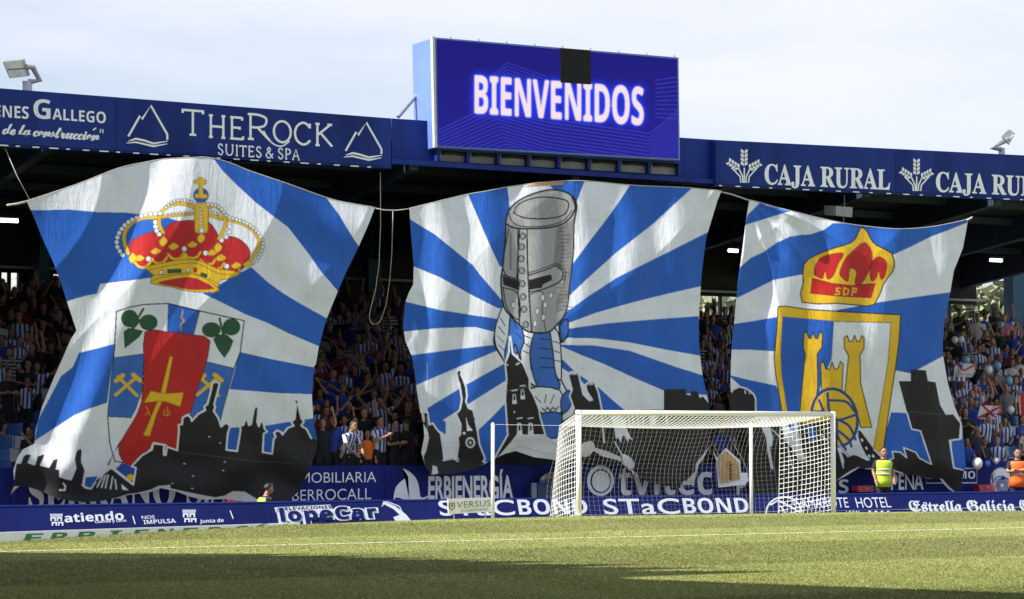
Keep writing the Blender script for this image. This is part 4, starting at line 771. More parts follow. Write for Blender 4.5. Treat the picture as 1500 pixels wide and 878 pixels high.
for p in (a7([(270, 450), (285, 405), (345, 345), (365, 362), (475, 388), (400, 410), (330, 432)]),
          a7([(245, 640), (300, 592), (350, 570), (410, 528), (470, 500), (520, 492), (560, 490), (620, 470), (660, 440), (720, 440), (860, 455), (1080, 445), (1260, 420), (1245, 440), (1170, 470), (1090, 500), (1010, 540), (930, 577), (850, 620), (600, 650), (530, 665), (400, 690), (310, 735), (225, 775)]),
          a7([(1190, 742), (1040, 762), (860, 788), (700, 818), (540, 850), (500, 1000), (1000, 1100), (1190, 1000)]) , a8([(930, 0), (1170, 0), (1160, 128), (930, 126)]),
          a7([(210, 885), (300, 872), (440, 848), (430, 1100)]) + a8([(410, 105), (300, 98), (205, 98)]), a8([(200, 208), (300, 232), (410, 255), (470, 390), (310, 390), (300, 300)]),
          a8([(915, 372), (985, 375), (1005, 445), (1045, 452), (1100, 600), (850, 620), (880, 500)]), a8([(1180, 495), (1230, 490), (1250, 620), (1185, 612)])): C3.poly(p, BL)
C3.poly(a8([(1185, 498), (1226, 492), (1228, 415), (1260, 430), (1260, 640), (1190, 618)]), BL)
C3.poly(z3([(48, 316), (75, 314), (150, 325), (300, 335), (486, 345), (480, 440), (468, 530), (445, 680), (418, 870), (380, 870), (100, 760), (62, 690), (40, 560), (34, 500), (44, 400)]), GO, INK, 1.6)
C3.poly(z3([(65, 352), (248, 368), (452, 373), (440, 520), (412, 690), (384, 850), (340, 960), (200, 960), (82, 690), (62, 560), (58, 480)]), WH, INK, .9)
C3.poly(z3([(65, 352), (248, 368), (240, 500), (200, 600), (185, 690), (120, 760), (82, 690), (62, 560), (58, 480)]), BL)
for p in ([(140, 412), (150, 405), (158, 428), (166, 430), (173, 407), (182, 430), (190, 430), (198, 404), (207, 414), (205, 460), (188, 485), (190, 600), (176, 700), (125, 700), (145, 485), (138, 460)], [(285, 426), (295, 419), (302, 440), (314, 440), (321, 417), (330, 440), (340, 440), (347, 419), (355, 426), (355, 465), (341, 490), (343, 590), (383, 747), (343, 747), (330, 690), (285, 640), (300, 490), (285, 465)], [(200, 520), (210, 512), (219, 538), (232, 540), (241, 512), (250, 540), (262, 537), (271, 511), (281, 522), (275, 640), (205, 640)]):
    C3.poly(z3(p), GO, INK, 1.5)
bc = z3([(250, 712)])[0]
C3.ell(bc, 33, 43, GO, (.016, .065, .22), 4.4, -0.25)
DB = (.016, .065, .22)
for p in ([(225, 625), (232, 690), (260, 720), (330, 700)], [(232, 650), (290, 655), (322, 690)], [(250, 715), (300, 740), (325, 790)], [(258, 725), (262, 780), (290, 825)], [(180, 690), (225, 700), (240, 760), (225, 810)], [(265, 760), (300, 790), (310, 815)], [(195, 650), (210, 690), (215, 740)]): C3.line(z3(cat(p)), 3.8, DB)
C3.poly(z3(cat([(134, 300), (138, 230), (140, 165), (182, 132), (250, 106), (308, 88), (330, 62), (340, 38), (352, 33), (368, 50), (380, 75), (402, 98), (455, 126), (463, 175), (450, 200), (425, 235), (392, 308), (330, 310), (260, 304)], 2, True)), GO, INK, 1.7)
for p in ([(176, 195), (190, 150), (230, 130), (282, 125), (262, 165), (246, 205), (225, 218), (216, 188), (208, 215), (190, 210)], [(268, 195), (285, 150), (310, 122), (355, 86), (384, 122), (378, 175), (345, 236), (322, 232), (328, 190), (305, 180), (298, 225), (280, 215)], [(376, 192), (385, 155), (410, 137), (437, 160), (428, 210), (414, 216), (408, 188), (398, 215), (382, 225)]): C3.poly(z3(cat(p, 3, True)), RD_, INK, .7)
C3.poly(z3([(170, 213), (240, 232), (310, 240), (396, 232), (380, 284), (260, 278), (164, 268)]), RD_, INK, .8)
for p in ([(272, 250), (258, 250), (256, 260), (268, 262), (266, 272), (252, 272)], [(284, 248), (282, 274), (298, 270), (300, 255), (284, 248)], [(312, 276), (316, 250), (328, 252), (326, 263), (314, 263)]): C3.line(z3(p), 2.0, GO)
# black buildings
def b3(pts, conv, edge=True): q = conv(pts); C3.poly(q, BK); (C3.line(q, 2.2, WH) if edge else None)
b3([(205, 290), (225, 270), (250, 260), (280, 268), (310, 290), (320, 310), (322, 400), (205, 420)], a8)
for x in (275, 292, 300): C3.line(a8([(x, 275), (x, 290)]), 1.2, WH)
b3([(1000, 183), (1068, 188), (1076, 235), (1110, 240), (1130, 340), (1156, 385), (1190, 380), (1220, 420), (1215, 488), (1170, 495), (1190, 615), (1240, 630), (1225, 740), (1100, 680), (1094, 600), (1042, 452), (1005, 445), (985, 375), (948, 235), (1000, 235)], a8, False)
C3.line(a8([(985, 375), (1005, 446), (1044, 454), (1096, 612)]), 2.0, WH); C3.line(a8([(1192, 382), (1222, 420), (1216, 490), (1172, 496), (1190, 615), (1240, 630)]), 2.4, WH)
b3([(245, 130), (300, 250), (330, 390), (340, 330), (310, 250), (345, 270), (370, 300), (420, 280), (460, 290), (540, 330), (570, 325), (530, 280), (490, 200), (462, 120), (460, 70), (475, 62), (492, 80), (600, 230), (692, 322), (742, 322), (774, 308), (762, 250), (832, 255), (888, 305), (862, 215), (970, 258), (1000, 308), (1110, 365), (1400, 420), (1400, 640), (200, 640), (200, 130)], zb, False)
C3.line(zb([(600, 230), (692, 322), (742, 322), (774, 308), (762, 250), (832, 255), (888, 305), (862, 215), (970, 258), (1000, 308), (1105, 362)]), 1.8, WH)
C3.line(zb([(250, 150), (300, 262), (332, 390)]), 2.0, WH); C3.line(zb([(300, 200), (380, 290)]), 3, (.4, .43, .6))
for x, y in ((497, 150), (535, 220), (560, 290), (595, 290)): C3.ell(zb([(x, y)])[0], 1.6, 2.6, WH, None, 1, -.5)
C3.poly(zg([(200, 60), (390, 130), (470, 110), (600, 100), (940, 110), (1010, 230), (1010, 600), (900, 680), (300, 680)]), BK)
C3.poly(zg([(445, 60), (512, 60), (515, 130), (548, 250), (540, 310), (525, 320), (552, 475), (535, 475), (508, 350), (500, 250), (470, 190)]), WH)
C3.poly(zg([(595, 110), (720, 110), (745, 300), (785, 410), (735, 418), (690, 330), (640, 280)]), WH); C3.poly(zg([(640, 130), (690, 130), (700, 210), (660, 180)]), BL)
C3.poly(zg([(780, 165), (835, 160), (870, 275), (822, 282)]), BL); C3.poly(zg([(600, 95), (960, 95), (950, 130), (800, 150), (640, 120)]), GO); C3.line(zg([(650, 320), (690, 470)]), 1.4, WH); C3.line(zg([(900, 230), (915, 268), (935, 262)]), 2, WH); C3.line(zg([(540, 190), (600, 250)]), 1.2, WH)
C3.poly(zb([(265, 515), (340, 455), (395, 420), (470, 385), (472, 398), (400, 440), (350, 485)]), lipw); C3.poly(zb([(510, 402), (640, 390), (760, 405), (860, 440), (870, 462), (740, 425), (620, 412)]), lipw); C3.poly(zb([(1000, 470), (1150, 500), (1200, 488), (1260, 560), (1320, 612), (1290, 608), (1180, 505), (1100, 500)]), lipw)
C3.line(a8([(1000, 370), (1190, 385)]), .8, (.08, .08, .08))
def d3(x, y):
    u, v = (x - 1080) / 335, (y - 300) / 410
    b = 0.35 * np.sin(np.clip(v, 0, 1) * math.pi) * np.sin(np.clip(u, 0, 1) * math.pi) + 0.30 * v
    r = np.hypot(x - 1095, y - 290); th = np.arctan2(y - 290, x - 1095)
    f1 = 0.10 * ridge(th * 15 + 0.6 * np.sin(r / 40)) * np.exp(-(r / 240) ** 2) * np.clip(r / 60, 0, 1)
    f2 = 0.05 * np.sin(x / 12 + 1.2 * np.sin(y / 70)) * np.clip(1.1 - v * 0.6, 0, 1)
    f3 = 0.07 * ridge((x * 0.85 + y * 0.5) / 26 + 1.2 * np.sin(y / 50))
    f4 = 0.10 * np.sin((x * 0.3 + y) / 13 + np.sin(x / 29) * 1.5) * np.clip((v - 0.78) * 5, 0, 1)
    return YW - 0.30 - b - f1 - f2 - f3 - f4
C3.seams(56, 15)
b3_ = thing('banner', 'supporter banner with gold framed club shield and small crown, right of goal', 'banner', tuple(onY(1250, 700, YW - 0.6)), 'painted supporter banners')
painted_sheet('cloth', C3, out3, lambda x, y: onY(x, y, d3(x, y)), cloth_mat('banner_cloth', 8.7, 0.15), b3_)
# ------------------------------------------------------------------ advertising on the front wall of the stand
pw = lambda x, y: onY(x, y, YW - 0.045)
wt = lambda x: 685.2 - 0.0062 * x + 0.0           # top edge of the wall in the photo
def wall_sign(label, xa, xb):
    zb_ = -0.1
    t = thing('wall_sign', label, 'sign', tuple(onY((xa + xb) / 2, 720, YW)), 'advertising panels on the stand wall')
    a, b = onY(xa, 700, YW), onY(xb, 700, YW)
    mb = MB(); mb.box(a[0], b[0], YW - 0.035, YW - 0.003, zb_, zt - 0.012); mb.obj('panel', M['wallblue'], t); return t
w = wall_sign('blue wall panel with bold white serif letters half hidden under the crown banner', 20, 414)
letter(w, 'SERRANO S.A.', (42, 744), (345, 738), (42, 702), (345, 697), pw, M['print'], serif, 0.012)
w = wall_sign('blue wall panel reading Inmobiliaria Berrocall below the crowd beside orange shirt', 414.4, 562)
letter(w, 'INMOBILIARIA', (419, 707.8), (551, 706.5), (419, 693.2), (551, 691.5), pw, M['print'], plain, -0.006)
letter(w, 'BERROCALL', (428, 733.8), (543.5, 731.5), (428, 718.2), (543.5, 715.5), pw, M['print'], plain, -0.006)
w = wall_sign('blue wall panel with white fin emblem and Erbienergía lettering', 562.4, 790)
shape(w, [cat([(590, 686), (601, 692), (610, 702), (614, 715), (615, 725)], 4) + cat([(616, 728), (620, 729), (629, 725.5)], 3) + cat([(627, 729), (618, 732.5), (605, 732), (590, 731.5)], 3) + [(585, 729.5), (580, 729), (576.3, 733)] + cat([(577, 725), (580, 714), (588, 705), (598, 698)], 4)], pw, M['print'])
letter(w, 'ERBIENERGÍA', (627, 731.8), (752, 730.5), (627.5, 697.8), (751, 696.6), pw, M['print'], plain, 0.03)
w = wall_sign('blue wall panel with white ring and tvitec lettering seen through goal net', 820, 1055)
ring = circ((879.5, 704.5), 19.8, 22.5); inn = circ((880, 705), 15.4, 17.8)
shape(w, [[ring[k], ring[(k + 1) % 32], inn[(k + 1) % 32], inn[k]] for k in range(32)] + [circ((880, 705), 13.2, 15.6)], pw, M['print'])
letter(w, 'tvitec', (906, 725.5), (1044, 724.5), (906.5, 683), (1043, 682), pw, M['print'], bold, 0.0)
w = wall_sign('blue wall panel whose last white letter S shows beside right goalpost', 1055.4, 1262)
letter(w, 'S', (1228.5, 722.8), (1243, 722.6), (1228.5, 702.8), (1243, 702.6), pw, M['print'], bold)
letter(w, 'P', (1079, 728), (1094, 727.8), (1079, 694), (1094, 693.8), pw, M['print'], plain, 0.03)
w = wall_sign('blue wall panel with white Peña lettering behind the steward in yellow vest', 1262.4, 1352)
letter(w, 'PEÑA', (1305, 718), (1353, 717), (1305, 694), (1352, 693), pw, M['print'], bold, 0.0, 0.9)
shape(w, [[(1283, 690), (1292, 690), (1292, 717.5), (1283, 717.8)]], pw, M['print'], 'emblem')
w = wall_sign('blue wall panel with white outlined box ending in MO under shield banner', 1352.4, 1440)
shape(w, thick([(1357, 687.5), (1431, 686.2), (1431, 707.4), (1357, 708)], 1.3, True), pw, M['print'], 'border'); letter(w, 'MO', (1404, 701.6), (1428.5, 701.3), (1404, 690.6), (1428.5, 690.2), pw, M['print'], bold)
letter(w, 'T', (1339, 716), (1345, 716), (1339, 710), (1345, 710), pw, M['print'])
w = wall_sign('blue wall panel with white saw blade emblem at right end', 1440.4, 1600)
teeth = []
for k in range(30):
    t0, t1 = 2 * math.pi * k / 30, 2 * math.pi * (k + 0.8) / 30
    teeth += [(1466 + 16 * math.cos(t0), 704 + 20 * math.sin(t0)), (1466 + 13.6 * math.cos(t1), 704 + 17 * math.sin(t1))]
shape(w, [teeth], pw, M['print']); pw2 = lambda x, y: onY(x, y, YW - 0.052)
pl = []
for r in (0.28, 0.46, 0.64, 0.82): pl += thick(circ((1468, 711), 12 * r, 13 * r), 1.0, True)
shape(w, pl + [circ((1468, 701), 2.4, 2.4)] + thick(cat([(1454, 706), (1460, 699), (1468, 698), (1477, 703)]), 1.2), pw2, M['wallblue'], 'emblem')

# ------------------------------------------------------------------ pitch-side boards, leaning back a little
pa = np.array(onY(1220, 725.2, Y0 + 3.3)); zl_top = pa[2]
nb = np.array([0, -1.0, 0.42]); nb /= np.linalg.norm(nb)          # board plane normal
pb = lambda d: (lambda x, y: onP(x, y, pa + nb * d, nb))
def board(label, xa, xb):
    A_, B_ = pb(0)(xa, 740), pb(0)(xb, 740)
    t = thing('pitchside_board', label, 'advertising board', (float(A_[0] + B_[0]) / 2, Y0 + 3.1, -0.5), 'boards along the edge of the pitch')
    dn = np.array([0, -0.42, -1.0]) * 0.86
    def q(off): return [np.array([A_[0], pa[1], pa[2]]) + off, np.array([B_[0], pa[1], pa[2]]) + off, np.array([B_[0], pa[1], pa[2]]) + dn + off, np.array([A_[0], pa[1], pa[2]]) + dn + off]
    mb = MB(); mb.hexa(q(np.zeros(3)), q(-nb * 0.09)); mb.obj('panel', M['boardblue'], t)
    mb = MB(); mb.hexa([np.array([A_[0], pa[1], pa[2]]) + v for v in (nb * .012, nb * .012 + (0, .01, .03), -nb * .11 + (0, .01, .03), -nb * .11)], [np.array([B_[0], pa[1], pa[2]]) + v for v in (nb * .012, nb * .012 + (0, .01, .03), -nb * .11 + (0, .01, .03), -nb * .11)]); mb.obj('top_rail', M['steel_blue'], t)
    for s_ in (0.08, 0.5, 0.92):
        x = A_[0] * (1 - s_) + B_[0] * s_; mb = MB(); mb.tube([(x, pa[1] + .05, pa[2] - .1), (x, pa[1] + 0.5, -0.6)], 0.025, 6); mb.obj('prop', M['grey'], t)
    return t
pp, pp2, pp3 = pb(0.008), pb(0.014), pb(0.020)
b = board('blue pitchside board reading atiendo Castilla y León with small crests at left', -60, 394)
def crest(par, x, y, w_, h_):
    f_ = lambda a, c: (x + a * w_, y + c * h_)
    pl = [[f_(i * .2 + .02, .0), f_(i * .2 + .1, .1), f_(i * .2 + .18, .0), f_(i * .2 + .18, .16), f_(i * .2 + .02, .16)] for i in range(5)] + [[f_(0.02, .18), f_(.98, .18), f_(.98, .26), f_(.02, .26)]]
    for i in (0, 1):
        for j in (0, 1):
            a0, c0 = 0.04 + .48 * i + .1 * j, .30 + .36 * j
            pl += [[f_(a0, c0), f_(a0 + .42, c0), f_(a0 + .42, c0 + .3), f_(a0 + .30, c0 + .3), f_(a0 + .30, c0 + .12), f_(a0 + .12, c0 + .12), f_(a0 + .12, c0 + .3), f_(a0, c0 + .3)]]
    shape(par, pl, pp, M['boardprint'], 'crest')
crest(b, 73, 752, 19, 19); crest(b, 267, 746, 20, 20)
letter(b, 'atiendo', (95, 765.5), (182, 761.5), (93, 753.5), (180, 749), pp, M['boardprint'], bold, 0.01)
letter(b, 'Castilla y León', (139, 766.6), (185, 764.4), (138.6, 762.6), (184.6, 760.6), pp, M['boardprint'], bold)
shape(b, thick([(194.5, 756), (198, 768)], 1.6) + thick([(337, 748), (341.5, 760)], 1.6), pp, M['boardprint'], 'divider')
letter(b, 'NOS', (208, 760.5), (227, 759.6), (207, 755.8), (226, 754.9), pp, M['boardprint'], plain, .01); letter(b, 'IMPULSA', (211, 768.2), (258, 766), (209.5, 762), (256.5, 760), pp, M['boardprint'], bold)
letter(b, 'Junta de', (293, 766.5), (328, 764.8), (292.4, 761.2), (327.4, 759.6), pp, M['boardprint'], bold)
b = board('blue pitchside board with outlined lopeCar lettering and white crane picture', 394.4, 622)
letter(b, 'lopeCar', (408, 764.5), (557, 758.5), (404, 744.5), (553, 739.5), pp, M['boardprint'], bold, 0.10, 1.06, 'outline')
letter(b, 'lopeCar', (412, 764), (553.5, 758), (408.5, 745.5), (549.5, 740.5), pp3, M['boardblue'], bold, 0.022, 1.12)
shape(b, [[(402, 743.4), (484, 739.4), (489, 749), (404, 751)]], pp, M['boardprint'], 'white_bar'); letter(b, 'ELEVACIONES', (418, 747.4), (486, 744.6), (417, 743), (485, 740.2), pp2, M['boardblue'], bold, 0.0)
shape(b, thick([(561, 736), (578, 744), (592, 756), (598, 768)], [4, 5, 7, 13]) + thick([(559, 742), (566, 734.5), (585, 742), (590, 752)], 1.4) + [[(576, 758), (592, 752), (598, 768), (582, 768)]], pp, M['boardprint'], 'crane_picture')
def stacbond(bd, xa, xm, xb, ya, yb):
    letter(bd, 'STaC', (xa + 4, ya + 21.6), (xm + 3, ya + 20.8), (xa, ya - .6), (xm, ya - 1.4), pp, M['boardprint'], plain, 0.012, 1.04); letter(bd, 'BOND', (xm + 9, ya + 20.6), (xb + 4, yb + 21), (xm + 5, ya - 1.6), (xb, yb - .6), pp, M['boardprint'], bold, 0.0)
b = board('blue pitchside board reading Stacbond left of goal behind small white sign', 622.4, 858); stacbond(b, 641, 752, 858, 733.6, 731.8)
b = board('blue pitchside board reading Stacbond seen through the goal net', 858.4, 1108); stacbond(b, 882, 994, 1094, 731.8, 730)
b = board('blue pitchside board reading Camarote Hotel at right goalpost', 1108.4, 1316)
ro, ri = circ((1148, 751), 27, 24), circ((1148, 751), 24.5, 21.5)
shape(b, [[ro[k], ro[(k + 1) % 32], ri[(k + 1) % 32], ri[k]] for k in range(32)] + thick([(1128, 740), (1140, 733), (1160, 744), (1172, 751)], 2.6) + thick([(1140, 752), (1142, 740), (1150, 752)], 2.2), pp, M['boardprint'])
letter(b, 'CAMAROTE', (1164, 744.6), (1244, 743.6), (1160.5, 730), (1241, 729), pp, M['boardprint'], plain, 0.0); letter(b, 'HOTEL', (1256, 744), (1306, 743.4), (1252, 729.4), (1302, 728.6), pp, M['boardprint'], plain, 0.0)
letter(b, 'LEÓN', (1240.5, 755), (1260, 754.8), (1239, 748.6), (1258.5, 748.4), pp, M['boardprint'], bold, 0.0)
shape(b, [circ((1274 + 9 * k, 749.8), 2.2, 1.8, 10) for k in range(4)] + [circ((1230, 751.5), 1.2, 1.2, 8)], pp, M['boardprint'], 'dot_row')
b = board('blue pitchside board with white gothic lettering Estrella Galicia at right', 1316.4, 1640)
letter(b, 'Estrella Galicia', (1333, 749.8), (1488, 748.8), (1330, 733.6), (1485, 732.6), pp, M['boardprint'], frak, 0.014); letter(b, 'C', (1495, 748.8), (1507, 748.6), (1492, 732.6), (1504, 732.4), pp, M['boardprint'], frak, 0.014)
# small free-standing sign in front of the boards
Yv = Y0 + 2.4; pv = lambda x, y: onY(x, y, Yv - 0.012)
t = thing('small_sign', 'small white sign with grey VERSUS lettering beside the left net pole', 'sign', tuple(onY(689, 752, Yv)))
slab('panel', [(656, 731), (719, 729), (720.5, 750), (657, 753.5)], Yv, 0.03, M['boardwhite'], t)
for x in (665, 711): mb = MB(); mb.tube([onY(x, 745, Yv + .045), onY(x, 775, Yv + .045)], 0.015, 6); mb.obj('leg', M['grey'], t)
letter(t, 'VERSUS', (669.5, 744.5), (719, 741.5), (669.5, 735.6), (719, 732.6), pv, M['greyprint'], plain, 0.004, 1.1); letter(t, 'E-LEARNING', (676, 750), (715, 747.8), (676, 746.4), (715, 744.2), pv, M['greyprint'], plain)
shape(t, thick([(658.5, 737.5), (666, 737), (666, 743.5), (662, 748), (658.5, 744), (658.5, 737.5)], 1.5) + [[(660, 739.5), (664.5, 739.2), (662.3, 744)]], pv, mat('bronze_print', (0.26, 0.17, 0.09), 0.6), 'emblem')
# red boxes fixed low on the wall
for k, (xa, xb, ya, yb, lab) in enumerate(((21, 50, 741, 752, 'red metal box below the serif wall lettering at far left'), (338, 361, 731, 738, 'red metal box beside the crouching steward under the crown banner'), (1258, 1280, 712, 720.5, 'red metal box on blue wall left of standing yellow steward'), (1436, 1457, 710.5, 720, 'red metal box on blue wall beside saw blade emblem'))):
    Yb = YW - 0.45; p, q_ = onY(xa, ya, Yb), onY(xb, yb, Yb)
    t = thing('red_box', lab, 'box', ((p[0] + q_[0]) / 2, Yb + .15, -0.6), 'red boxes along the wall')
    mb = MB(); mb.hexa([(p[0], Yb, q_[2]), (q_[0], Yb, q_[2]), (q_[0], Yb + .3, q_[2]), (p[0], Yb + .3, q_[2])], [(p[0] - .03, Yb + .04, p[2]), (q_[0] + .03, Yb + .04, p[2]), (q_[0] + .03, Yb + .3, p[2]), (p[0] - .03, Yb + .3, p[2])]); mb.obj('body', M['red'], t)
    for xx in (p[0] + .06, q_[0] - .06):
        mb = MB(); mb.box(xx - .03, xx + .03, Yb + .06, Yb + .2, -0.6, q_[2]); mb.obj('leg', M['black'], t)
    mb = MB(); mb.box((p[0] + q_[0]) / 2 - .05, (p[0] + q_[0]) / 2 + .05, Yb - .012, Yb + .01, (p[2] + q_[2]) / 2 - .01, (p[2] + q_[2]) / 2 + .03); mb.obj('latch', M['grey'], t)
# dark blue cabinet standing open against the wall left of the goal
t = thing('wall_cabinet', 'dark blue cabinet with black opening against wall left of goal net', 'cabinet', tuple(onY(795, 740, YW - .4)))
Yb = YW - 0.62; p, q_ = onY(788, 708, Yb), onY(846, 745, Yb); mb = MB(); mb.box(p[0], q_[0], Yb, YW - .05, -0.6, p[2]); mb.obj('body', M['darksteel'], t)
mb = MB(); mb.ball(((p[0] + q_[0]) / 2 + .15, YW - .3, p[2] + .03), 0.42, 14, 8, (1.2, .5, .62)); mb.obj('cover', M['black'], t, True)
mb = MB(); mb.box(p[0] - .02, q_[0], Yb - .02, Yb + .02, p[2] - .045, p[2] + .015); mb.obj('lid', M['steel_blue'], t)

# ------------------------------------------------------------------ goal
XLp = float(onZ(848, 755, 0)[0]); XRp = float(onY(1220.5, 700, Y0)[0]); GH = float(onY(846, 605, Y0)[2]); R = 0.062
goal = thing('goal', 'white football goal with net in front of the banners', 'goal', (XLp, Y0, 0))
mb = MB(); mb.tube([(XLp, Y0, -0.25), (XLp, Y0, GH + R)], R, 16); mb.obj('post', M['whitepaint'], goal, True)
mb = MB(); mb.tube([(XRp, Y0, -0.25), (XRp, Y0, GH + R)], R, 16); mb.obj('post', M['whitepaint'], goal, True)
mb = MB(); mb.tube([(XLp - R, Y0, GH), (XRp + R, Y0, GH)], R * 0.97, 16); mb.obj('crossbar', M['whitepaint'], goal, True)
NB = Y0 + 1.95; zbk = GH - 0.02
xbl, xbr = float(onY(820, 640, NB)[0]), float(onY(1143, 640, NB)[0])
SL = onY(722, 622, Y0 + 2.6); SR = onY(1100, 621, Y0 + 2.6)
for (sx, lab) in ((SL, 0), (SR, 1)):
    mb = MB(); mb.tube([(sx[0], sx[1], -0.45), (sx[0], sx[1], sx[2])], 0.042, 10); mb.ball((sx[0], sx[1], sx[2]), 0.045); mb.obj('net_pole', M['whitepaint'], goal, True)
def lerp(a, b_, t): return np.asarray(a) * (1 - t) + np.asarray(b_) * t
def net(name, corner, nu, nv, r, sag, m_=None):
    a, b_, c, d = [np.asarray(p, float) for p in corner]      # a-b front edge, d-c back edge
    P = lambda u, v: lerp(lerp(a, b_, u), lerp(d, c, u), v) + sag(u, v)
    mb = MB()
    for i in range(nu + 1): mb.tube([P(i / nu, j / 10) for j in range(11)], r, 4, False)
    for j in range(nv + 1): mb.tube([P(i / 16, j / nv) for i in range(17)], r, 4, False)
    return mb.obj(name, m_ or M['net'], goal)
gz = -0.40
zbk = float(onY(950, 624, NB)[2])
net('back_net', [(xbl, NB, zbk), (xbr, NB, zbk), (xbr + .1, NB + .25, gz), (xbl - .15, NB + .25, gz)], 52, 22, 0.0019, lambda u, v: np.array([0.05 * math.sin(v * 7 + u * 3), 0.22 * math.sin(v * math.pi) + .04 * math.sin(u * 23), 0.03 * math.sin(u * 19) * (1 - v) - 0.07 * math.sin(u * math.pi) * (1 - v)]), mat('dimmed_net_cord', (0.42, 0.42, 0.40), 0.8, 0.1, 9.0))  # white cord darkened in colour so the back net looks dimmer
net('roof_net', [(XLp, Y0, GH), (XRp, Y0, GH), (xbr, NB, zbk), (xbl, NB, zbk)], 60, 15, 0.0075, lambda u, v: np.array([0.0, 0, -0.11 * math.sin(v * math.pi) * math.sin(u * math.pi) - 0.06 * math.sin(u * math.pi) * v]))
net('side_net', [(XLp, Y0 + .05, GH), (XLp, Y0 + .05, -0.1), (xbl - .15, NB + .25, gz), (xbl, NB, zbk)], 22, 12, 0.0065, lambda u, v: np.array([-0.10 * math.sin(v * math.pi) * math.sin(u * math.pi), 0, 0.02 * math.sin(u * 15)]))
net('side_net', [(XRp, Y0 + .05, GH), (XRp, Y0 + .05, -0.1), (xbr + .1, NB + .25, gz), (xbr, NB, zbk)], 22, 13, 0.0075, lambda u, v: np.array([0.10 * math.sin(v * math.pi) * math.sin(u * math.pi), 0, 0.02 * math.sin(u * 15)]))
mb = MB(); mb.tube([SL, (xbl, NB, zbk)], 0.003, 5); mb.obj('guy_rope', M['net'], goal)
mb = MB(); mb.tube([SR, (xbr, NB, zbk)], 0.008, 5); mb.obj('guy_rope', M['net'], goal)
mb = MB(); mb.tube([(XLp, Y0, -0.12), (xbl - .15, NB + .25, gz)], 0.03, 8); mb.tube([(xbl - .15, NB + .25, gz), (xbr + .1, NB + .25, gz)], 0.03, 8); mb.tube([(xbr + .1, NB + .25, gz), (XRp, Y0, -.12)], 0.03, 8); mb.obj('ground_bar', M['whitepaint'], goal)

# ------------------------------------------------------------------ ropes, speaker, cut-out hanging from the banner
def rope(label, pts, r=0.009):
    ys = [p[2] for p in pts]; mb = MB(); mb.tube([onY(x, y, Yq) for x, y, Yq in pts], r, 6); tag(mb.obj('rope', M['rope'], None, True), label, 'rope', 'ropes holding the banners')
Yt = YW - 0.34
rope('grey rope slanting from fascia to top left corner of crown banner', [(6, 214, YF + .1), (25, 258, Yt), (44, 294, Yt)])
rope('pale rope end sticking out left of the crown banner corner', [(10, 301, Yt), (24, 299, Yt), (41, 295, Yt)], 0.026)
rope('taut rope joining the crown banner to the helmet banner', [(548, 305, Yt), (562, 308, Yt), (580, 308.5, Yt), (601, 306, Yt)], 0.014)
L_ = [(557, 252, YF + .2), (557.5, 330, YW + .1), (555, 390, YW + .1), (550, 425, YW + .1)] + [(x, y, YW + .1) for x, y in cat([(543, 452), (541, 466), (545, 474), (553, 474), (559, 466), (566, 445)], 4)] + [(571, 410, YW + .1), (574, 370, YW + .1), (575.5, 310, YW - .2)]
rope('long slack rope loop hanging between crown and helmet banners', L_, 0.010)
rope('rope running from helmet banner down to the shield banner corner', [(1054, 281, Yt), (1072, 285, Yt), (1098, 294, Yt)], 0.020)
rope('short rope end at the top right corner of the shield banner', [(1416, 322.5, Yt), (1420, 321, Yt), (1424, 318.5, Yt)], 0.03)
for nm, pts in (('crown', out1[:13]), ('helmet', out2[:13]), ('shield', out3[:11])):
    dep = {'crown': d1, 'helmet': d2, 'shield': d3}[nm]
    mb = MB(); mb.tube([onY(x, y - 0.6, float(dep(np.float64(x), np.float64(y))) + .01) for x, y in cat(pts, 4)], 0.012, 6); tag(mb.obj('rope', M['rope'], None, True), f'rope sewn along the top edge of the {nm} banner', 'rope', 'ropes holding the banners')
ysp = YF + 0.6; p = onY(1236, 309, ysp)
t = thing('loudspeaker', 'pale loudspeaker box hanging under roof above the shield banner', 'loudspeaker', tuple(p))
mb = MB(); q = [onY(x, y, ysp) for x, y in ((1224, 302), (1249, 304), (1248, 318.5), (1225, 316))]; mb.hexa(q, [(a[0] - .1, a[1] + .4, a[2] + .05) for a in q]); mb.obj('cabinet', M['lightgrey'], t)
mesh_obj('grille', [tuple(np.array(a) * .84 + np.mean(q, 0) * .16 + np.array([0, -.006, 0])) for a in q], [(0, 1, 2, 3)], M['grey'], t)
mb = MB(); mb.tube([onY(1237, 286, ysp + .1), onY(1237, 304, ysp + .1)], 0.012, 6); mb.tube([onY(1236, 316, ysp), onY(1236, 330, ysp)], 0.008, 6); mb.obj('cable', M['rope'], t)
Yh = YW - 0.75; pc = lambda x, y: onY(x, y, Yh - .02)
t = thing('hanging_cutout', 'tan house-shaped banner piece with white border hanging behind the goal net', 'banner', tuple(onY(1072, 712, Yh)))
ho = zf([(415, 590), (440, 640), (470, 610), (505, 568), (545, 610), (605, 655), (612, 745), (655, 745), (668, 800), (640, 830), (452, 850), (436, 660)]); hi_ = zf([(470, 625), (507, 588), (595, 670), (608, 790), (470, 822), (452, 660)])
mb = MB(); qq = [onY(x, y, Yh + .06 * math.sin(x / 5)) for x, y in ho]; mb.hexa(qq, [(a[0], a[1] + .02, a[2]) for a in qq]); mb.obj('border', M['print'], t)
shape(t, [hi_], lambda x, y: onY(x, y, Yh - .075), mat('tan_cloth', (0.46, 0.29, 0.13), 0.8, 0.15, 6.0), 'tan_panel')
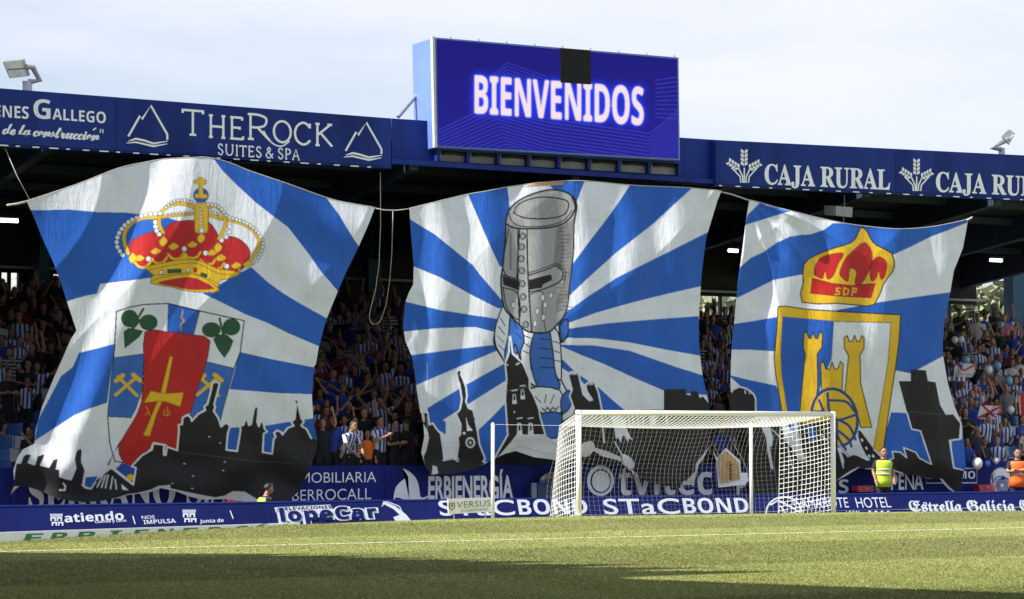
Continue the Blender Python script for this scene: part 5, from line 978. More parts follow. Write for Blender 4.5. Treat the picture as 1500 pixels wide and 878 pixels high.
shape(t, [q_ for k in range(6) for q_ in thick(zf([(512 + 3 * k, 672 + 22 * k), (545 + 2 * k, 668 + 22 * k), (530, 682 + 22 * k), (553, 686 + 22 * k)]), 1.6)], lambda x, y: onY(x, y, Yh - .082), mat('maroon_print', (0.12, 0.02, 0.03), 0.7), 'lettering')
mb = MB(); mb.tube([onY(*zf([(560, 545)])[0], Yh), onY(*zf([(625, 650)])[0], Yh), onY(*zf([(665, 760)])[0], Yh)], .014, 5); mb.obj('cord', M['rope'], t)
# ------------------------------------------------------------------ beyond the stand, and the main stand that throws its shadow over the pitch
hv, hf = [], []
for j in range(7):
    for i in range(41):
        x = -60 + i * 9.0; y = 110 + j * 22; hv.append((x, y, -0.6 + (j / 6) ** 0.8 * (19 + 3 * math.sin(i * .5) + 2 * math.sin(i * 1.3))))
for j in range(6):
    for i in range(40): k = j * 41 + i; hf.append((k, k + 1, k + 42, k + 41))
tag(mesh_obj('hills', hv, hf, mat('hillside', (0.26, 0.29, 0.25), 0.95, 0.45, 0.35), None, True), kind='structure')
leafm = [mat('tree_leaves', c, 0.8, 0.3, 2.0) for c in ((0.20, 0.22, 0.13), (0.24, 0.24, 0.13), (0.17, 0.20, 0.13))]
bark = mat('tree_bark', (0.10, 0.08, 0.06), 0.9, 0.3, 5.0)
def tree(px, py, Y, hgt, lab, m):
    c = onY(px, py, Y); x, z0 = c[0], -0.6 + 0.0
    z0 = c[2] - hgt * .75
    t = thing('tree', lab, 'tree', (x, Y, z0), 'trees behind the stand'); mb = MB(); mb.tube([(x, Y, z0 - 3), (x + .1, Y, z0 + hgt * .5), (x, Y, z0 + hgt * .9)], [.25, .16, .04], 7)
    for k in range(5): a = k * 1.3; mb.tube([(x, Y, z0 + hgt * (.3 + .1 * k)), (x + math.cos(a) * hgt * .25, Y + math.sin(a) * hgt * .25, z0 + hgt * (.5 + .1 * k))], [.08, .02], 5)
    mb.obj('trunk', bark, t)
    v, f = [], []
    for k in range(700):
        u = rng.normal(0, 1, 3); u /= np.linalg.norm(u); rr = rng.uniform(.45, 1) * (1 + .25 * math.sin(u[0] * 5 + k % 3) * math.cos(u[2] * 4))
        p = np.array([x, Y, z0 + hgt * .62]) + u * rr * np.array([hgt * .3, hgt * .3, hgt * .42]); a, b_ = rng.normal(0, .22, 3), rng.normal(0, .22, 3)
        n = len(v); v += [p - a, p + b_, p + a, p - b_]; f.append((n, n + 1, n + 2, n + 3))
    mesh_obj('crown', v, f, m, t)
for k, (px, py, Y, hg, lab) in enumerate(((1404, 466, 84, 7, 'pale tree seen through rear opening, leftmost behind right crowd'), (1434, 476, 92, 6, 'tree seen through rear opening between two mullions at right'), (1457, 470, 86, 6, 'olive tree behind the fan standing in dark shirt at right'), (1477, 480, 82, 6, 'bright tree beside the teal column in the rear opening'), (1038, 476, 88, 5, 'tree behind the lone standing silhouette left of shield banner'), (1068, 482, 80, 4, 'yellowish tree below the red roof behind the stand'))): tree(px, py, Y, hg, lab, leafm[k % 3])
c = onY(1062, 470, 105); x, zz = c[0], c[2]
t = thing('house', 'distant house with red tiled roof seen through opening behind stand', 'house', (x, 105, zz - 4))
mb = MB(); mb.box(x - 3, x + 3, 105, 110, zz - 4, zz - 0.2); mb.obj('wall', mat('house_render', (.5, .45, .38), .9, .1), t)
mb = MB(); mb.hexa([(x - 3.4, 104.6, zz - .2), (x + 3.4, 104.6, zz - .2), (x + 3.4, 110.4, zz - .2), (x - 3.4, 110.4, zz - .2)], [(x - 2.2, 107.3, zz + 1.1), (x + 2.2, 107.3, zz + 1.1), (x + 2.2, 107.7, zz + 1.1), (x - 2.2, 107.7, zz + 1.1)]); mb.obj('roof', mat('roof_tiles', (.42, .14, .07), .9, .2, 2.0), t)
mb = MB(); mb.box(x - 1.5, x - .6, 104.97, 105.1, zz - 1.8, zz - .8); mb.obj('window', M['black'], t)

# main stand along the left touchline, out of frame: only its shadow shows
E1, E2 = onZ(-150, 809.5, 0), onZ(1600, 873, 0)
HR = 13.0; sh = np.array([sd.x, sd.y, 0]) / sd.z * HR
e1, e2 = E1 + sh, E2 + sh; dirv = (e2 - e1) / np.linalg.norm(e2 - e1); nrm = np.array([dirv[1], -dirv[0], 0]); nrm *= np.sign(nrm[0]) * -1
e2 = e1 + dirv * 42; e0 = e1 - dirv * 24  # roof lengthened both ways to block more sky over the shadowed grass
mb = MB(); th = 0.8
def prism(a, b_, n0, n1, z0, z1): mb.hexa([a + nrm * n0 + [0, 0, z0], b_ + nrm * n0 + [0, 0, z0], b_ + nrm * n1 + [0, 0, z0], a + nrm * n1 + [0, 0, z0]], [a + nrm * n0 + [0, 0, z1], b_ + nrm * n0 + [0, 0, z1], b_ + nrm * n1 + [0, 0, z1], a + nrm * n1 + [0, 0, z1]])
prism(e0, e2, 0, 26, HR - th, HR); prism(e0, e2, 24, 25.5, -.6, HR - th - .01)
for k in range(8): prism(e0, e2, 15.2 + 1.1 * k, 16.3 + 1.1 * k - .01, -.6, .6 + .5 * k)
# unseen slab added to fill the shadow's left part, then the cantilever fins
wq = [onZ(x, y, 0) + sh for x, y in ((-500, 806.5), (330, 812.5), (790, 831), (960, 858), (-500, 812))]
mb.hexa([p + [0, 0, HR - .6] for p in wq], [p + [0, 0, HR + .2] for p in wq])
for px, py in ((460, 811.5), (560, 814.5), (650, 817), (735, 820), (840, 822.5), (950, 827), (1060, 831.5), (1170, 837)):
    g = onZ(px, py, 0) + sh; s_ = float(np.dot(g - e1, dirv)); base = e1 + dirv * s_
    g0 = onZ(px - 300, py - .5, 0) + sh; g1 = onZ(px - 300, py + 11, 0) + sh
    mb.hexa([g + [0, 0, HR - .3], g0 + [0, 0, HR - .3], g1 + [0, 0, HR - .3]], [g + [0, 0, HR - .05], g0 + [0, 0, HR - .05], g1 + [0, 0, HR - .05]])
tag(mb.obj('main_stand', M['darksteel']), 'main stand along the left touchline outside the frame', 'grandstand', kind='structure')
# ------------------------------------------------------------------ people
SK = [mat('skin', (0.33, 0.17, 0.11), 0.55, 0.06, 12), mat('skin', (0.24, 0.12, 0.075), 0.55, 0.06, 12), mat('skin', (0.40, 0.22, 0.15), 0.55, 0.06, 12)]
eye_m = mat('eye_dark', (0.02, 0.015, 0.012), 0.3, 0); lip_m = mat('lip', (0.30, 0.09, 0.07), 0.5, 0)
HAIR = [mat('hair', c, 0.6, 0.2, 20) for c in ((0.012, 0.010, 0.009), (0.035, 0.02, 0.012), (0.16, 0.10, 0.05), (0.20, 0.19, 0.18))]
fabric = lambda c: mat('fabric', c, 0.85, 0.14, 5.0, 0.25, 14.0)
SH = {'striped blue and white': stripe_mat('club_stripes', (0.02, 0.06, 0.34), (0.62, 0.63, 0.66), 9.0), 'blue': fabric((0.02, 0.05, 0.32)), 'dark navy': fabric((0.012, 0.016, 0.04)), 'black': fabric((0.010, 0.010, 0.011)), 'white': fabric((0.60, 0.60, 0.60)),
      'grey': fabric((0.20, 0.20, 0.21)), 'pink': fabric((0.55, 0.20, 0.26)), 'hooped navy and white': stripe_mat('hooped_stripes', (0.012, 0.02, 0.07), (0.5, 0.5, 0.52), 11.0, 2), 'orange': fabric((0.75, 0.16, 0.02)), 'light blue': fabric((0.20, 0.40, 0.62)), 'maroon': fabric((0.12, 0.015, 0.03))}
TR = [fabric((0.012, 0.013, 0.018)), fabric((0.05, 0.08, 0.16)), fabric((0.25, 0.22, 0.17)), fabric((0.03, 0.03, 0.035))]
def evmesh(bm_or_mb, voxel, name, smooth_it=4):
    o = bm_or_mb.obj(name, [], None); md = o.modifiers.new('r', 'REMESH'); md.mode = 'VOXEL'; md.voxel_size = voxel
    if smooth_it: s_ = o.modifiers.new('s', 'SMOOTH'); s_.iterations = smooth_it; s_.factor = 0.5
    ev = o.evaluated_get(bpy.context.evaluated_depsgraph_get()); me = bpy.data.meshes.new_from_object(ev); bpy.data.objects.remove(o)
    me.polygons.foreach_set('use_smooth', [True] * len(me.polygons)); me.materials.clear(); me.name = name; return me
def ering(c, rx, ry, n=14, tilt=0.0):
    return [(c[0] + rx * math.cos(2 * math.pi * j / n), c[1] + ry * math.sin(2 * math.pi * j / n), c[2] + ry * math.sin(2 * math.pi * j / n) * tilt) for j in range(n)]
# poses: shoulders at z 1.42, facing -Y; arms as (elbow, wrist) for the right and left side, mirrored when only one is given
ARMS = {'with arms down': (((.25, .03, 1.15), (.23, -.10, .93)),), 'clapping': (((.27, -.10, 1.18), (.05, -.33, 1.32)),), 'with both arms raised': (((.32, -.04, 1.66), (.25, -.06, 1.93)),),
        'with one arm raised': (((.31, -.05, 1.65), (.27, -.08, 1.92)), ((-.25, .03, 1.15), (-.2, -.16, .98))), 'holding a phone up': (((.24, -.20, 1.24), (.06, -.36, 1.52)), ((-.25, .03, 1.15), (-.2, -.14, .95))),
        'with arms folded': (((.26, -.08, 1.16), (-.04, -.24, 1.2)),), 'with arms spread wide': (((.44, -.04, 1.52), (.62, -.08, 1.76)),), 'sitting': (((.25, -.02, 1.13), (.13, -.26, 1.0)),),
        'leaning over the wall': (((.24, -.28, 1.08), (.14, -.50, .92)),), 'reaching sideways': (((-.36, -.18, 1.30), (-.62, -.28, 1.22)), ((.25, .03, 1.15), (.2, -.14, .95))), 'seen from behind': (((.25, .03, 1.15), (.24, -.06, .92)),), 'crouching': (((.22, -.26, 1.12), (.20, -.52, 1.02)),)}
def build_person(pose, long_hair=False, vest=False):
    lean = {'leaning over the wall': 0.20, 'crouching': 0.16}.get(pose, 0.0); sit = pose in ('sitting', 'crouching')
    arms = ARMS[pose]; arms = arms if len(arms) == 2 else (arms[0], tuple((-x, y, z) for x, y, z in arms[0]))
    up_ = lambda p: (p[0], p[1] - lean * max(0, (p[2] - .95) / .5), p[2] - lean * .25 * max(0, (p[2] - .95) / .5))
    dz = -0.0
    def T(p): q = up_(p); return (q[0], q[1], q[2] + dz)
    body, shirt, trs, shoe = MB(), MB(), MB(), MB()
    tor = [(.92, .155, .105), (1.02, .145, .10), (1.14, .15, .105), (1.28, .175, .115), (1.38, .185, .11), (1.44, .15, .085), (1.48, .075, .065)]
    def torso(m, e, z0=0.0): m.loft([ering(T((0, 0, z)), rx + e, ry + e) for z, rx, ry in tor if z >= z0])
    torso(body, 0); torso(shirt, 0.022)
    body.tube([T((0, 0, 1.44)), T((0, -.01, 1.58))], [.058, .052], 10)
    hc = T((0, -.025, 1.655)); k = [(-.125, .035, .045), (-.10, .055, .068), (-.06, .068, .084), (0, .076, .096), (.05, .075, .097), (.09, .058, .078), (.115, .028, .04)]
    body.loft([ering((hc[0], hc[1] - (.012 if z < -.05 else 0), hc[2] + z), rx, ry) for z, rx, ry in k])
    body.tube([(hc[0], hc[1] - .085, hc[2] + .012), (hc[0], hc[1] - .118, hc[2] - .03)], [.010, .018], 6)      # nose
    for s_ in (1, -1): body.ball((hc[0] + s_ * .079, hc[1] + .005, hc[2] - .005), .024, 8, 5, (.5, .8, 1.3))         # ears
    for (el, wr), s_ in zip(arms, (1, -1)):
        sh_ = T((s_ * .175, 0, 1.405)); el, wr = T(el), T(wr)
        if abs(el[0] - sh_[0]) > .45: sh_ = T((-s_ * .175, 0, 1.405))
        body.tube([sh_, lerp(sh_, el, .5), el, lerp(el, wr, .4), wr], [.056, .050, .042, .041, .029], 10); shirt.tube([T((sh_[0] * .7, 0, 1.39)), sh_, lerp(sh_, el, .72)], [.08, .074, .066], 10)
        d = np.array(wr) - np.array(el); d /= np.linalg.norm(d); sd_ = np.cross(d, (0, 1, 0.3)); sd_ /= max(np.linalg.norm(sd_), 1e-6); w0 = np.array(wr)
        body.tube([w0, w0 + d * .045, w0 + d * .09], [.030, .040, .034], 8)
        for f_ in range(4):
            o_ = sd_ * (.030 - .02 * f_); L = (.075, .085, .08, .062)[f_]; n_ = np.cross(d, sd_); body.tube([w0 + d * .08 + o_, w0 + d * (.08 + L * .55) + o_ * 1.1 + n_ * .006, w0 + d * (.08 + L) + o_ * 1.1 + n_ * .022], [.0105, .010, .008], 6)
        body.tube([w0 + d * .03 + sd_ * .03, w0 + d * .06 + sd_ * .058, w0 + d * .095 + sd_ * .064], [.013, .012, .009], 6)
    vst, bnd = MB(), MB(); vst.loft([ering(T((0, 0, z)), rx + .040, ry + .042) for z, rx, ry in [(.74, .165, .11)] + tor[:-1]])
    for zb0 in (1.06, 1.18): bnd.loft([ering(T((0, 0, zb0 + dz_)), .198, .158) for dz_ in (0, .045)])
    for s_ in (1, -1):
        hip = (s_ * .085, 0, .93)
        if pose == 'crouching': kn, an = (s_ * .16, -.30, .78), (s_ * .14, -.02, .50)
        elif sit: kn, an = (s_ * .13, -.42, .90), (s_ * .12, -.40, .48)
        else: kn, an = (s_ * .10, -.015, .50), (s_ * .105, .02, .085)
        body.tube([hip, lerp(hip, kn, .5), kn, lerp(kn, an, .35), an], [.092, .080, .056, .055, .038], 10)
        trs.tube([(hip[0] * .9, 0, .97), hip, lerp(hip, kn, .5), kn, lerp(kn, an, .35), lerp(kn, an, .95)], [.10, .108, .096, .074, .07, .06], 10)
        body.tube([an, (an[0], an[1] - .09, an[2] - .045), (an[0], an[1] - .16, an[2] - .05)], [.04, .04, .03], 8); shoe.tube([(an[0], an[1] + .05, an[2] - .045), (an[0], an[1] - .06, an[2] - .035), (an[0], an[1] - .17, an[2] - .05)], [.045, .05, .035], 10)
    trs.loft([ering((0, 0, z), rx, ry) for z, rx, ry in ((.88, .165, .118), (.96, .170, .122), (1.03, .163, .118))])
    hair = MB()
    hr = [ering((hc[0], hc[1] + .012 + dy, hc[2] + z), rx, ry) for z, rx, ry, dy in ((.00, .085, .085, .035), (.04, .087, .100, .02), (.08, .076, .094, .005), (.115, .05, .065, 0), (.132, .02, .025, 0))]
    hair.loft(hr)
    if long_hair: hair.loft([ering((hc[0], hc[1] + .055, hc[2] + z), rx, ry) for z, rx, ry in ((.05, .088, .07), (-.05, .092, .06), (-.15, .095, .05), (-.27, .075, .04))])
    me_b = evmesh(body, 0.016, 'body', 3); me_s = evmesh(shirt, 0.02, 'shirt', 3); me_t = evmesh(trs, 0.022, 'trousers', 3); me_h = evmesh(hair, 0.016, 'hair', 3)
    shoes = shoe.obj('x', [], None, True); me_sh = shoes.data; bpy.data.objects.remove(shoes)
    face = MB()
    for s_ in (1, -1): face.ball((hc[0] + s_ * .031, hc[1] - .089, hc[2] + .012), .0125, 8, 5, (1.2, .6, .8)); face.tube([(hc[0] + s_ * .016, hc[1] - .094, hc[2] + .034), (hc[0] + s_ * .048, hc[1] - .086, hc[2] + .034)], .0055, 5)
    face.mi = 1; face.tube([(hc[0] - .024, hc[1] - .096, hc[2] - .063), (hc[0], hc[1] - .103, hc[2] - .062), (hc[0] + .024, hc[1] - .096, hc[2] - .063)], .0085, 6)
    face.i = [i + 1 for i in face.i]; fo = face.obj('x', [SK[0], eye_m, lip_m], None, True); me_f = fo.data; bpy.data.objects.remove(fo)
    me_b.materials.append(SK[0]); me_b.materials.append(eye_m); me_b.materials.append(lip_m)
    bmx = bmesh.new(); bmx.from_mesh(me_b); bmx.from_mesh(me_f); bmx.to_mesh(me_b); bmx.free()
    for me_ in (me_b, me_s, me_t, me_h, me_sh):
        while len(me_.materials) < 1: me_.materials.append(None)
    vo = vst.obj('x', [None], None, True); bo = bnd.obj('x', [M['lightgrey']], None, True); me_v, me_bd = vo.data, bo.data; bpy.data.objects.remove(vo); bpy.data.objects.remove(bo)
    return dict(vest=me_v, band=me_bd, body=me_b, shirt=me_s, trousers=me_t, hair=me_h, shoes=me_sh, hc=hc)
PROTO = {p: build_person(p) for p in ARMS}
PROTO_L = {p: build_person(p, True) for p in ('clapping', 'with one arm raised', 'sitting', 'with arms down')}
shoe_m = [M['black'], fabric((.5, .5, .5))]
CNT = 0
def person(label, loc, rz, pose, shirt, long_hair=False, trs=0, skin=0, hair=0, scale=1.0, group='spectators in the grandstand', far=False, bare=False):
    global CNT; CNT += 1
    P_ = (PROTO_L if long_hair and pose in PROTO_L else PROTO)[pose]
    t = thing('person', label, 'person', tuple(loc), group); t.rotation_euler = (0, 0, rz); t.scale = (scale,) * 3
    for nm in ('body', 'shirt', 'trousers', 'hair', 'shoes'):
        if nm == 'shirt' and bare: continue
        o = bpy.data.objects.new(nm, P_[nm]); COL.objects.link(o); o.parent = t
        o.material_slots[0].link = 'OBJECT'; o.material_slots[0].material = {'body': SK[skin], 'shirt': shirt if not isinstance(shirt, str) else SH[shirt], 'trousers': TR[trs], 'hair': HAIR[hair], 'shoes': shoe_m[trs % 2]}[nm]
    return t
ORD = ['front', 'second', 'third', 'fourth', 'fifth', 'sixth', 'seventh', 'eighth', 'ninth', 'tenth', 'eleventh', 'twelfth', 'thirteenth', 'back']
NTH = ['first', 'second', 'third', 'fourth', 'fifth', 'sixth', 'seventh', 'eighth']
def bl_(o, x): return o
# visible gaps of the stand in photo pixels: (left edge, right edge) as functions of the height in the picture
def edge(poly, y, side):
    xs = [p[0] + (y - p[1]) / (q[1] - p[1]) * (q[0] - p[0]) for p, q in zip(poly, poly[1:] + poly[:1]) if (p[1] <= y) != (q[1] <= y)]
    return (max(xs) if side else min(xs)) if xs else None
SHW = {'striped blue and white': 'striped', 'hooped navy and white': 'hooped', 'dark navy': 'navy'}
PSW = {'with both arms raised': 'arms raised', 'with one arm raised': 'waving', 'with arms down': 'standing', 'holding a phone up': 'hand raised', 'with arms folded': 'arms folded', 'with arms spread wide': 'arms spread'}
GAPS = [('left of crown banner', lambda y: -12, lambda y: edge(out1, y, 0) or 20), ('right of crown banner', lambda y: edge(out1, y, 1) or 440, lambda y: edge(out2, y, 0) or 640),
        ('left of shield banner', lambda y: edge(out2, y, 1) or 1030, lambda y: edge(out3, y, 0) or 1085), ('right of shield banner', lambda y: edge(out3, y, 1) or 1415, lambda y: 1512)]
prs = random.Random(21)
STAND_POSES = ['clapping', 'with arms down', 'with arms folded', 'holding a phone up', 'clapping', 'with arms down', 'with one arm raised', 'clapping', 'with arms down', 'with both arms raised', 'holding a phone up', 'with arms spread wide', 'with arms folded', 'with one arm raised']
seats = []
for gi, (gname, ge0, ge1) in enumerate(GAPS):
    for i in range(NR):
        y = row_y(i) + .1; z = floor_z(i)
        dep = float(np.dot(np.array([30, y, z]) - EYE, fw))
        yh = H / 2 - ((z + 1.35 - CAMZ) / 62 * F) + 201          # about where the row's chests are in the picture
        cy = float((np.array([0, 0, 0]) + 0)[0])
        # refine with the real camera
        def toy(x, zz): d = np.array([x, y, zz]) - EYE; return H / 2 - F * (d @ up) / (d @ fw), W / 2 + F * (d @ rt) / (d @ fw)
        x_mid = float(onY(ge0(yh), yh, y)[0]); yh = toy(x_mid, z + 1.35)[0]
        a, b_ = ge0(yh), ge1(yh)
        xa, xb = float(onY(a - 6, yh, y)[0]), float(onY(b_ + 6, yh, y)[0])
        pitch_ = 0.45; n = max(1, int(round((xb - xa) / pitch_))); cnt = 0
        for k in range(n):
            x = xa + (k + .5) * (xb - xa) / n + prs.uniform(-.15, .15) + (0.12 if i % 2 else -.12)
            if gi == 1 and i == 0: continue                        # the front row there is placed by hand below
            empty = (gi == 0 and i < 7 and prs.random() < (.6 if i < 4 else .3)) or (gi == 3 and i < 5 and x > float(onY(1462, 600, y)[0]) and prs.random() < .6)
            if empty: seats.append((gi, gname, i, k, x, y, z)); continue
            if gi == 0 and i < 4 or gi == 3 and prs.random() < .5: pose = 'sitting' if prs.random() < .6 else prs.choice(STAND_POSES[:4])
            else: pose = prs.choice(STAND_POSES)
            shirt = prs.choice(['striped blue and white'] * 8 + ['dark navy'] * 3 + ['black'] * 3 + ['blue'] * 3 + ['hooped navy and white'] + ['white', 'grey', 'maroon'] + (['light blue', 'white', 'blue', 'pink'] if gi == 3 else ['black', 'dark navy']))
            if i > 7 and prs.random() < .35: shirt = prs.choice(['black', 'dark navy', 'black', 'maroon', 'hooped navy and white' if gi != 3 else 'blue'])  # more dark shirts up here, standing in for shade under the roof
            lh = prs.random() < .3
            s_ = prs.uniform(.87, 1.06)
            zz = z - (.47 - .02 if pose == 'sitting' else 0) * s_ + (0.0 if pose != 'sitting' else 0.0)
            lab = f'{SHW.get(shirt, shirt)} shirt fan {PSW.get(pose, pose)}, {ORD[i]} row, {NTH[min(cnt, 7)]} from left, {gname}'; cnt += 1
            person(lab, (x, y + (.12 if pose == 'sitting' else -.05), zz), prs.uniform(-.35, .25) - .25, pose, shirt, lh, prs.choice([0, 0, 1, 2, 3]), prs.choice([0, 0, 1, 2]), prs.choice([0, 0, 1, 1, 2, 3]) if not lh else prs.choice([0, 1, 1, 2]), s_).rotation_euler = (prs.uniform(-.06, .10), prs.uniform(-.08, .08), prs.uniform(-.75, .35) - .2)
            if pose == 'sitting': seats.append((gi, gname, i, k, x, y, z))
# front row between the crown and helmet banners
y = row_y(0) - .05; z = FZ0
for px, pose, shirt, s_, rz, hr, lab in ((472, 'with both arms raised', 'black', 1.0, -.3, 0, 'black shirt fan with both arms raised at right edge of crown banner'), (489, 'seen from behind', 'blue', 1.04, -.9, 0, 'tall fan in plain royal blue shirt at front wall beside crown banner'),
        (502, 'leaning over the wall', 'striped blue and white', 1.0, .35, 0, 'striped shirt fan leaning over the front wall above Inmobiliaria lettering'), (518, 'with arms down', 'striped blue and white', 1.02, .1, 1, 'striped shirt fan standing left of the child in orange'),
        (538, 'with arms down', 'orange', .84, -.2, 1, 'child in bright orange shirt at front wall between helmet and crown banners'), (556, 'clapping', 'striped blue and white', 1.03, .3, 0, 'striped shirt fan clapping just right of the child in orange'),
        (578, 'with arms folded', 'black', .98, .2, 0, 'black shirt fan with folded arms at front wall left of reaching man'), (596, 'reaching sideways', 'black', 1.0, math.pi + .35, 0, 'man in black reaching out to pull the edge of the helmet banner')):
    x = float(onY(px, 640, y)[0]); person(lab, (x, y - (.12 if 'leaning' in pose else 0), z), rz, pose, shirt, False, 0, 0, hr, s_)
    if shirt == 'orange': pass
p_ = onY(523, 640, row_y(0) - .2)
mb = MB(); qx = float(onY(523, 640, y)[0]); z0_ = float(onY(523, 640, y)[2])
mb.hexa([(qx - .05, y - .16, z0_ + .02), (qx + .05, y - .16, z0_ + .02), (qx + .04, y - .16, z0_ - .42), (qx - .06, y - .16, z0_ - .42)], [(qx - .05, y - .145, z0_ + .02), (qx + .05, y - .145, z0_ + .02), (qx + .04, y - .145, z0_ - .42), (qx - .06, y - .145, z0_ - .42)])
tag(mb.obj('scarf', stripe_mat('scarf_red', (.45, .02, .02), (.6, .58, .58), 16, 2)), 'red and white striped scarf hanging beside the child in orange', 'scarf')
# stewards
Ysd = Y0 + 4.4
vest_y, vest_o = mat('vest_yellow', (0.45, 0.60, 0.04), 0.6, 0.08, 6), mat('vest_orange', (0.90, 0.14, 0.015), 0.6, 0.08, 6)
def steward(label, px, ptop, pose, m, rz, sc=1.0, vest_len=True):
    P_ = PROTO[pose]; top_ = 1.79 * sc
    zt_ = float(onY(px, ptop, Ysd)[2]); x = float(onY(px, ptop, Ysd)[0])
    t = person(label, (x, Ysd, zt_ - top_), rz, pose, 'dark navy', False, 0, 0, 0, sc, 'stewards by the pitch')
    v = bpy.data.objects.new('vest', P_['vest']); COL.objects.link(v); v.parent = t
    v.material_slots[0].link = 'OBJECT'; v.material_slots[0].material = m
    bd = bpy.data.objects.new('reflective_band', P_['band']); COL.objects.link(bd); bd.parent = v
    return t
steward('steward in yellow vest standing under the shield banner by the red box', 1294, 655, 'with arms down', vest_y, -.35).scale = (1.1, 1.05, 1.0)
steward('steward in yellow vest crouching and holding the hem of the crown banner', 379, 704, 'crouching', vest_y, 1.5)
steward('person in bright orange jacket standing by the saw blade emblem', 1490, 657, 'with arms folded', vest_o, -.45).scale = (1.15, 1.05, 1.0)
Yp_ = row_y(0) - .3; person('fan in red and blue half hidden behind the goal net above tan cutout', (float(onY(1056, 640, Yp_)[0]), Yp_, FZ0), .2, 'with arms down', 'blue', False, 0, 0, 0, .95)

# seats
def seat_mesh():
    m = MB(); n = 8
    prof_ = [(-.22, .42), (-.20, .44), (0.0, .41), (.16, .42), (.22, .50), (.25, .62), (.27, .74)]
    rings = []
    for yq, zq in prof_: rings.append([(xx, yq - .03 * (abs(xx) / .22) ** 2 * (1 if zq > .5 else 0), zq + .035 * (abs(xx) / .22) ** 2) for xx in np.linspace(-.22, .22, n)])
    vs = [v for r in rings for v in r]; fs = [(k * n + j, k * n + j + 1, (k + 1) * n + j + 1, (k + 1) * n + j) for k in range(len(rings) - 1) for j in range(n - 1)]
    b0 = len(vs); vs += [(x, y_ + (.0 if z_ < .5 else .025), z_ - .025) for x, y_, z_ in vs]; fs += [tuple(b0 + i for i in f[::-1]) for f in fs]
    m.add(vs, fs); return m
proto_shell = seat_mesh().obj('shell', [M['seatblue']], None, True); pm = proto_shell.data; bpy.data.objects.remove(proto_shell)
mb = MB(); mb.box(-.16, .16, .05, .12, 0.0, .40); lo = mb.obj('bracket', [M['concrete']]); lm_ = lo.data; bpy.data.objects.remove(lo)
seen = {}
for gi, gname, i, k, x, y, z in seats:
    c_ = 'white' if (i * 7 + k * 3) % 5 < 2 else 'blue'; key = (gi, i); seen[key] = seen.get(key, 0) + 1
    t = thing('stadium_seat', f'{c_} plastic seat, {ORD[i]} row, {NTH[min(seen[key] - 1, 7)]} seat from left, {gname}', 'seat', (x, y + .12, z), 'plastic seats of the grandstand')
    for nm, d_ in (('shell', pm), ('bracket', lm_)):
        o = bpy.data.objects.new(nm, d_); COL.objects.link(o); o.parent = t
        if nm == 'shell': o.material_slots[0].link = 'OBJECT'; o.material_slots[0].material = M['seatwhite' if c_ == 'white' else 'seatblue']

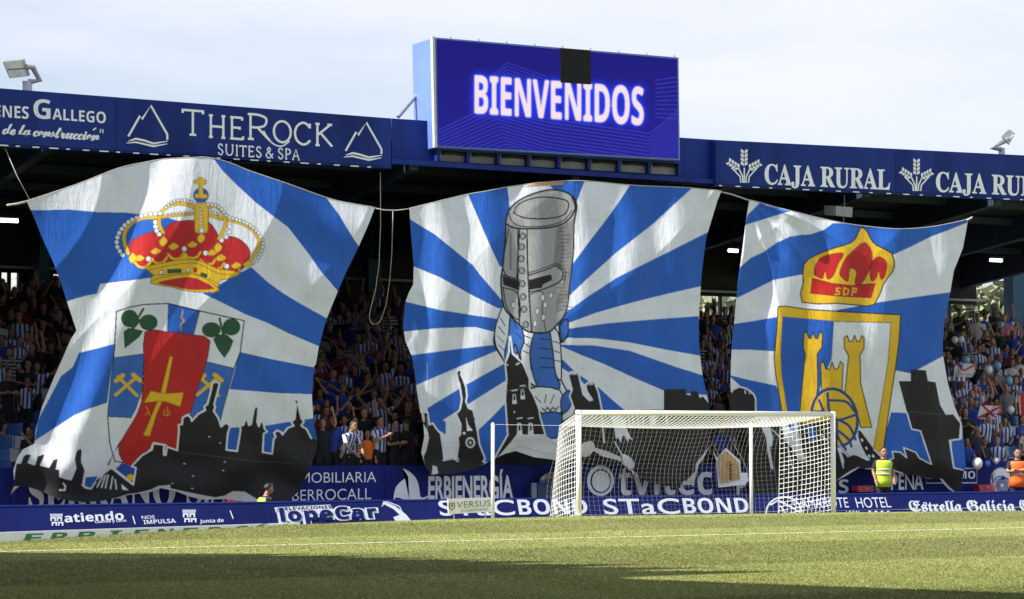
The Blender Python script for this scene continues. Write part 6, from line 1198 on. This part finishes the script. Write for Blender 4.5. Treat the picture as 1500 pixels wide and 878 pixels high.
# balloons, flags and scarves among the fans at right
BW, BB = mat('balloon_white', (.72, .74, .76), .3, .04), mat('balloon_blue', (.16, .40, .66), .3, .04)
def on_row(px, py, i): return onY(px, py, row_y(i) - .42)
for px, py, i, m_, r_, lab in ((1398.5, 498, 8, BW, .10, 'white balloon left of its twin in upper right crowd'), (1408, 497.5, 8, BW, .10, 'white balloon right of its twin in upper right crowd'), (1415, 528, 6, BB, .12, 'light blue balloon above the held white flag at right'), (1466, 476, 10, BB, .10, 'pale blue balloon before the standing dark shirt fan at rear opening'),
        (1448, 542, 5, BW, .12, 'white balloon beside blue balloon above bald fan, right crowd'), (1461, 536, 6, BB, .12, 'blue balloon upper right of a white balloon in right crowd'), (1477.5, 557.5, 5, BB, .12, 'light blue balloon over the striped fans near right frame edge'), (1436.5, 586, 3, BB, .12, 'light blue balloon left above the flag with red cross'),
        (1480.5, 600.5, 3, BW, .11, 'white balloon right of the flag with red cross'), (1431.5, 679, -1, BW, .15, 'largest white balloon hanging over front wall near outlined MO'), (1459, 675, -1, BW, .08, 'small white balloon on front wall top near saw blade'), (1446, 680, -1, mat('balloon_deep_blue', (.02, .07, .4), .3, .04), .10, 'deep blue balloon on front wall beside large white balloon')):
    c = on_row(px, py, i) if i >= 0 else onY(px, py, YW - .2); mb = MB(); mb.ball((0, 0, 0), r_, 18, 12, (1, 1, 1.12)); mb.tube([(0, 0, -r_ * 1.1), (0, 0, -r_ * 1.28)], [.008, .02], 8); o = mb.obj('balloon', m_, None, True); o.location = c; tag(o, lab, 'balloon', 'balloons in the right crowd')
def flag(label, quad, i, base, strokes, hold=True):
    Yq = row_y(i) - .45; q = np.array(quad, float); n = 14
    t = thing('flag', label, 'flag', tuple(onY(q[:, 0].mean(), q[:, 1].max(), Yq)), 'flags held by fans')
    cvf = Canvas(int(q[:, 0].min()) - 2, int(q[:, 1].min()) - 2, int(q[:, 0].max()) + 2, int(q[:, 1].max()) + 2, base)
    for p, wd_, c_ in strokes: cvf.line(p, wd_, c_)
    painted_sheet('cloth', cvf, [tuple(p) for p in quad], lambda x, y_: onY(x, y_, Yq + .07 * np.sin(x / 4.0 + y_ / 9)), cloth_mat('flag_cloth', 3.0, .2), t)
RDc, PUc = (.40, .03, .05), (.10, .06, .34)
flag('white flag with red diagonal bands held across the upper right crowd', [(1398, 538), (1404, 531), (1428, 534), (1429, 545), (1424, 553), (1397, 552)], 5, (.55, .54, .57), [([(1400, 532), (1412, 543), (1430, 534)], 2.6, RDc), ([(1403, 531), (1408, 537)], 3.0, PUc), ([(1404, 548), (1422, 549)], 1.2, (.4, .2, .22))])
flag('white flag with red and blue saltire cross held in the middle right crowd', [(1436, 594), (1468, 595), (1462, 602), (1456, 614), (1431, 614)], 2, (.58, .58, .62), [([(1438, 593), (1462, 616)], 3.6, RDc), ([(1468, 595), (1432, 613)], 3.6, RDc), ([(1440, 612), (1458, 606)], 2.2, PUc)])
flag('red flag with white edge at the right edge of the crowd', [(1491, 579), (1503, 576), (1506, 618), (1494, 612)], 3, (.42, .025, .03), [([(1493, 580), (1495, 611)], 1.6, (.55, .55, .55))])
flag('purple and white hooped scarf stretched in the right crowd', [(1388, 552), (1416, 552), (1418, 559), (1389, 558)], 4, (.10, .08, .40), [([(x, 550), (x, 562)], 2.6, (.6, .6, .62)) for x in (1391, 1398, 1405, 1412)])
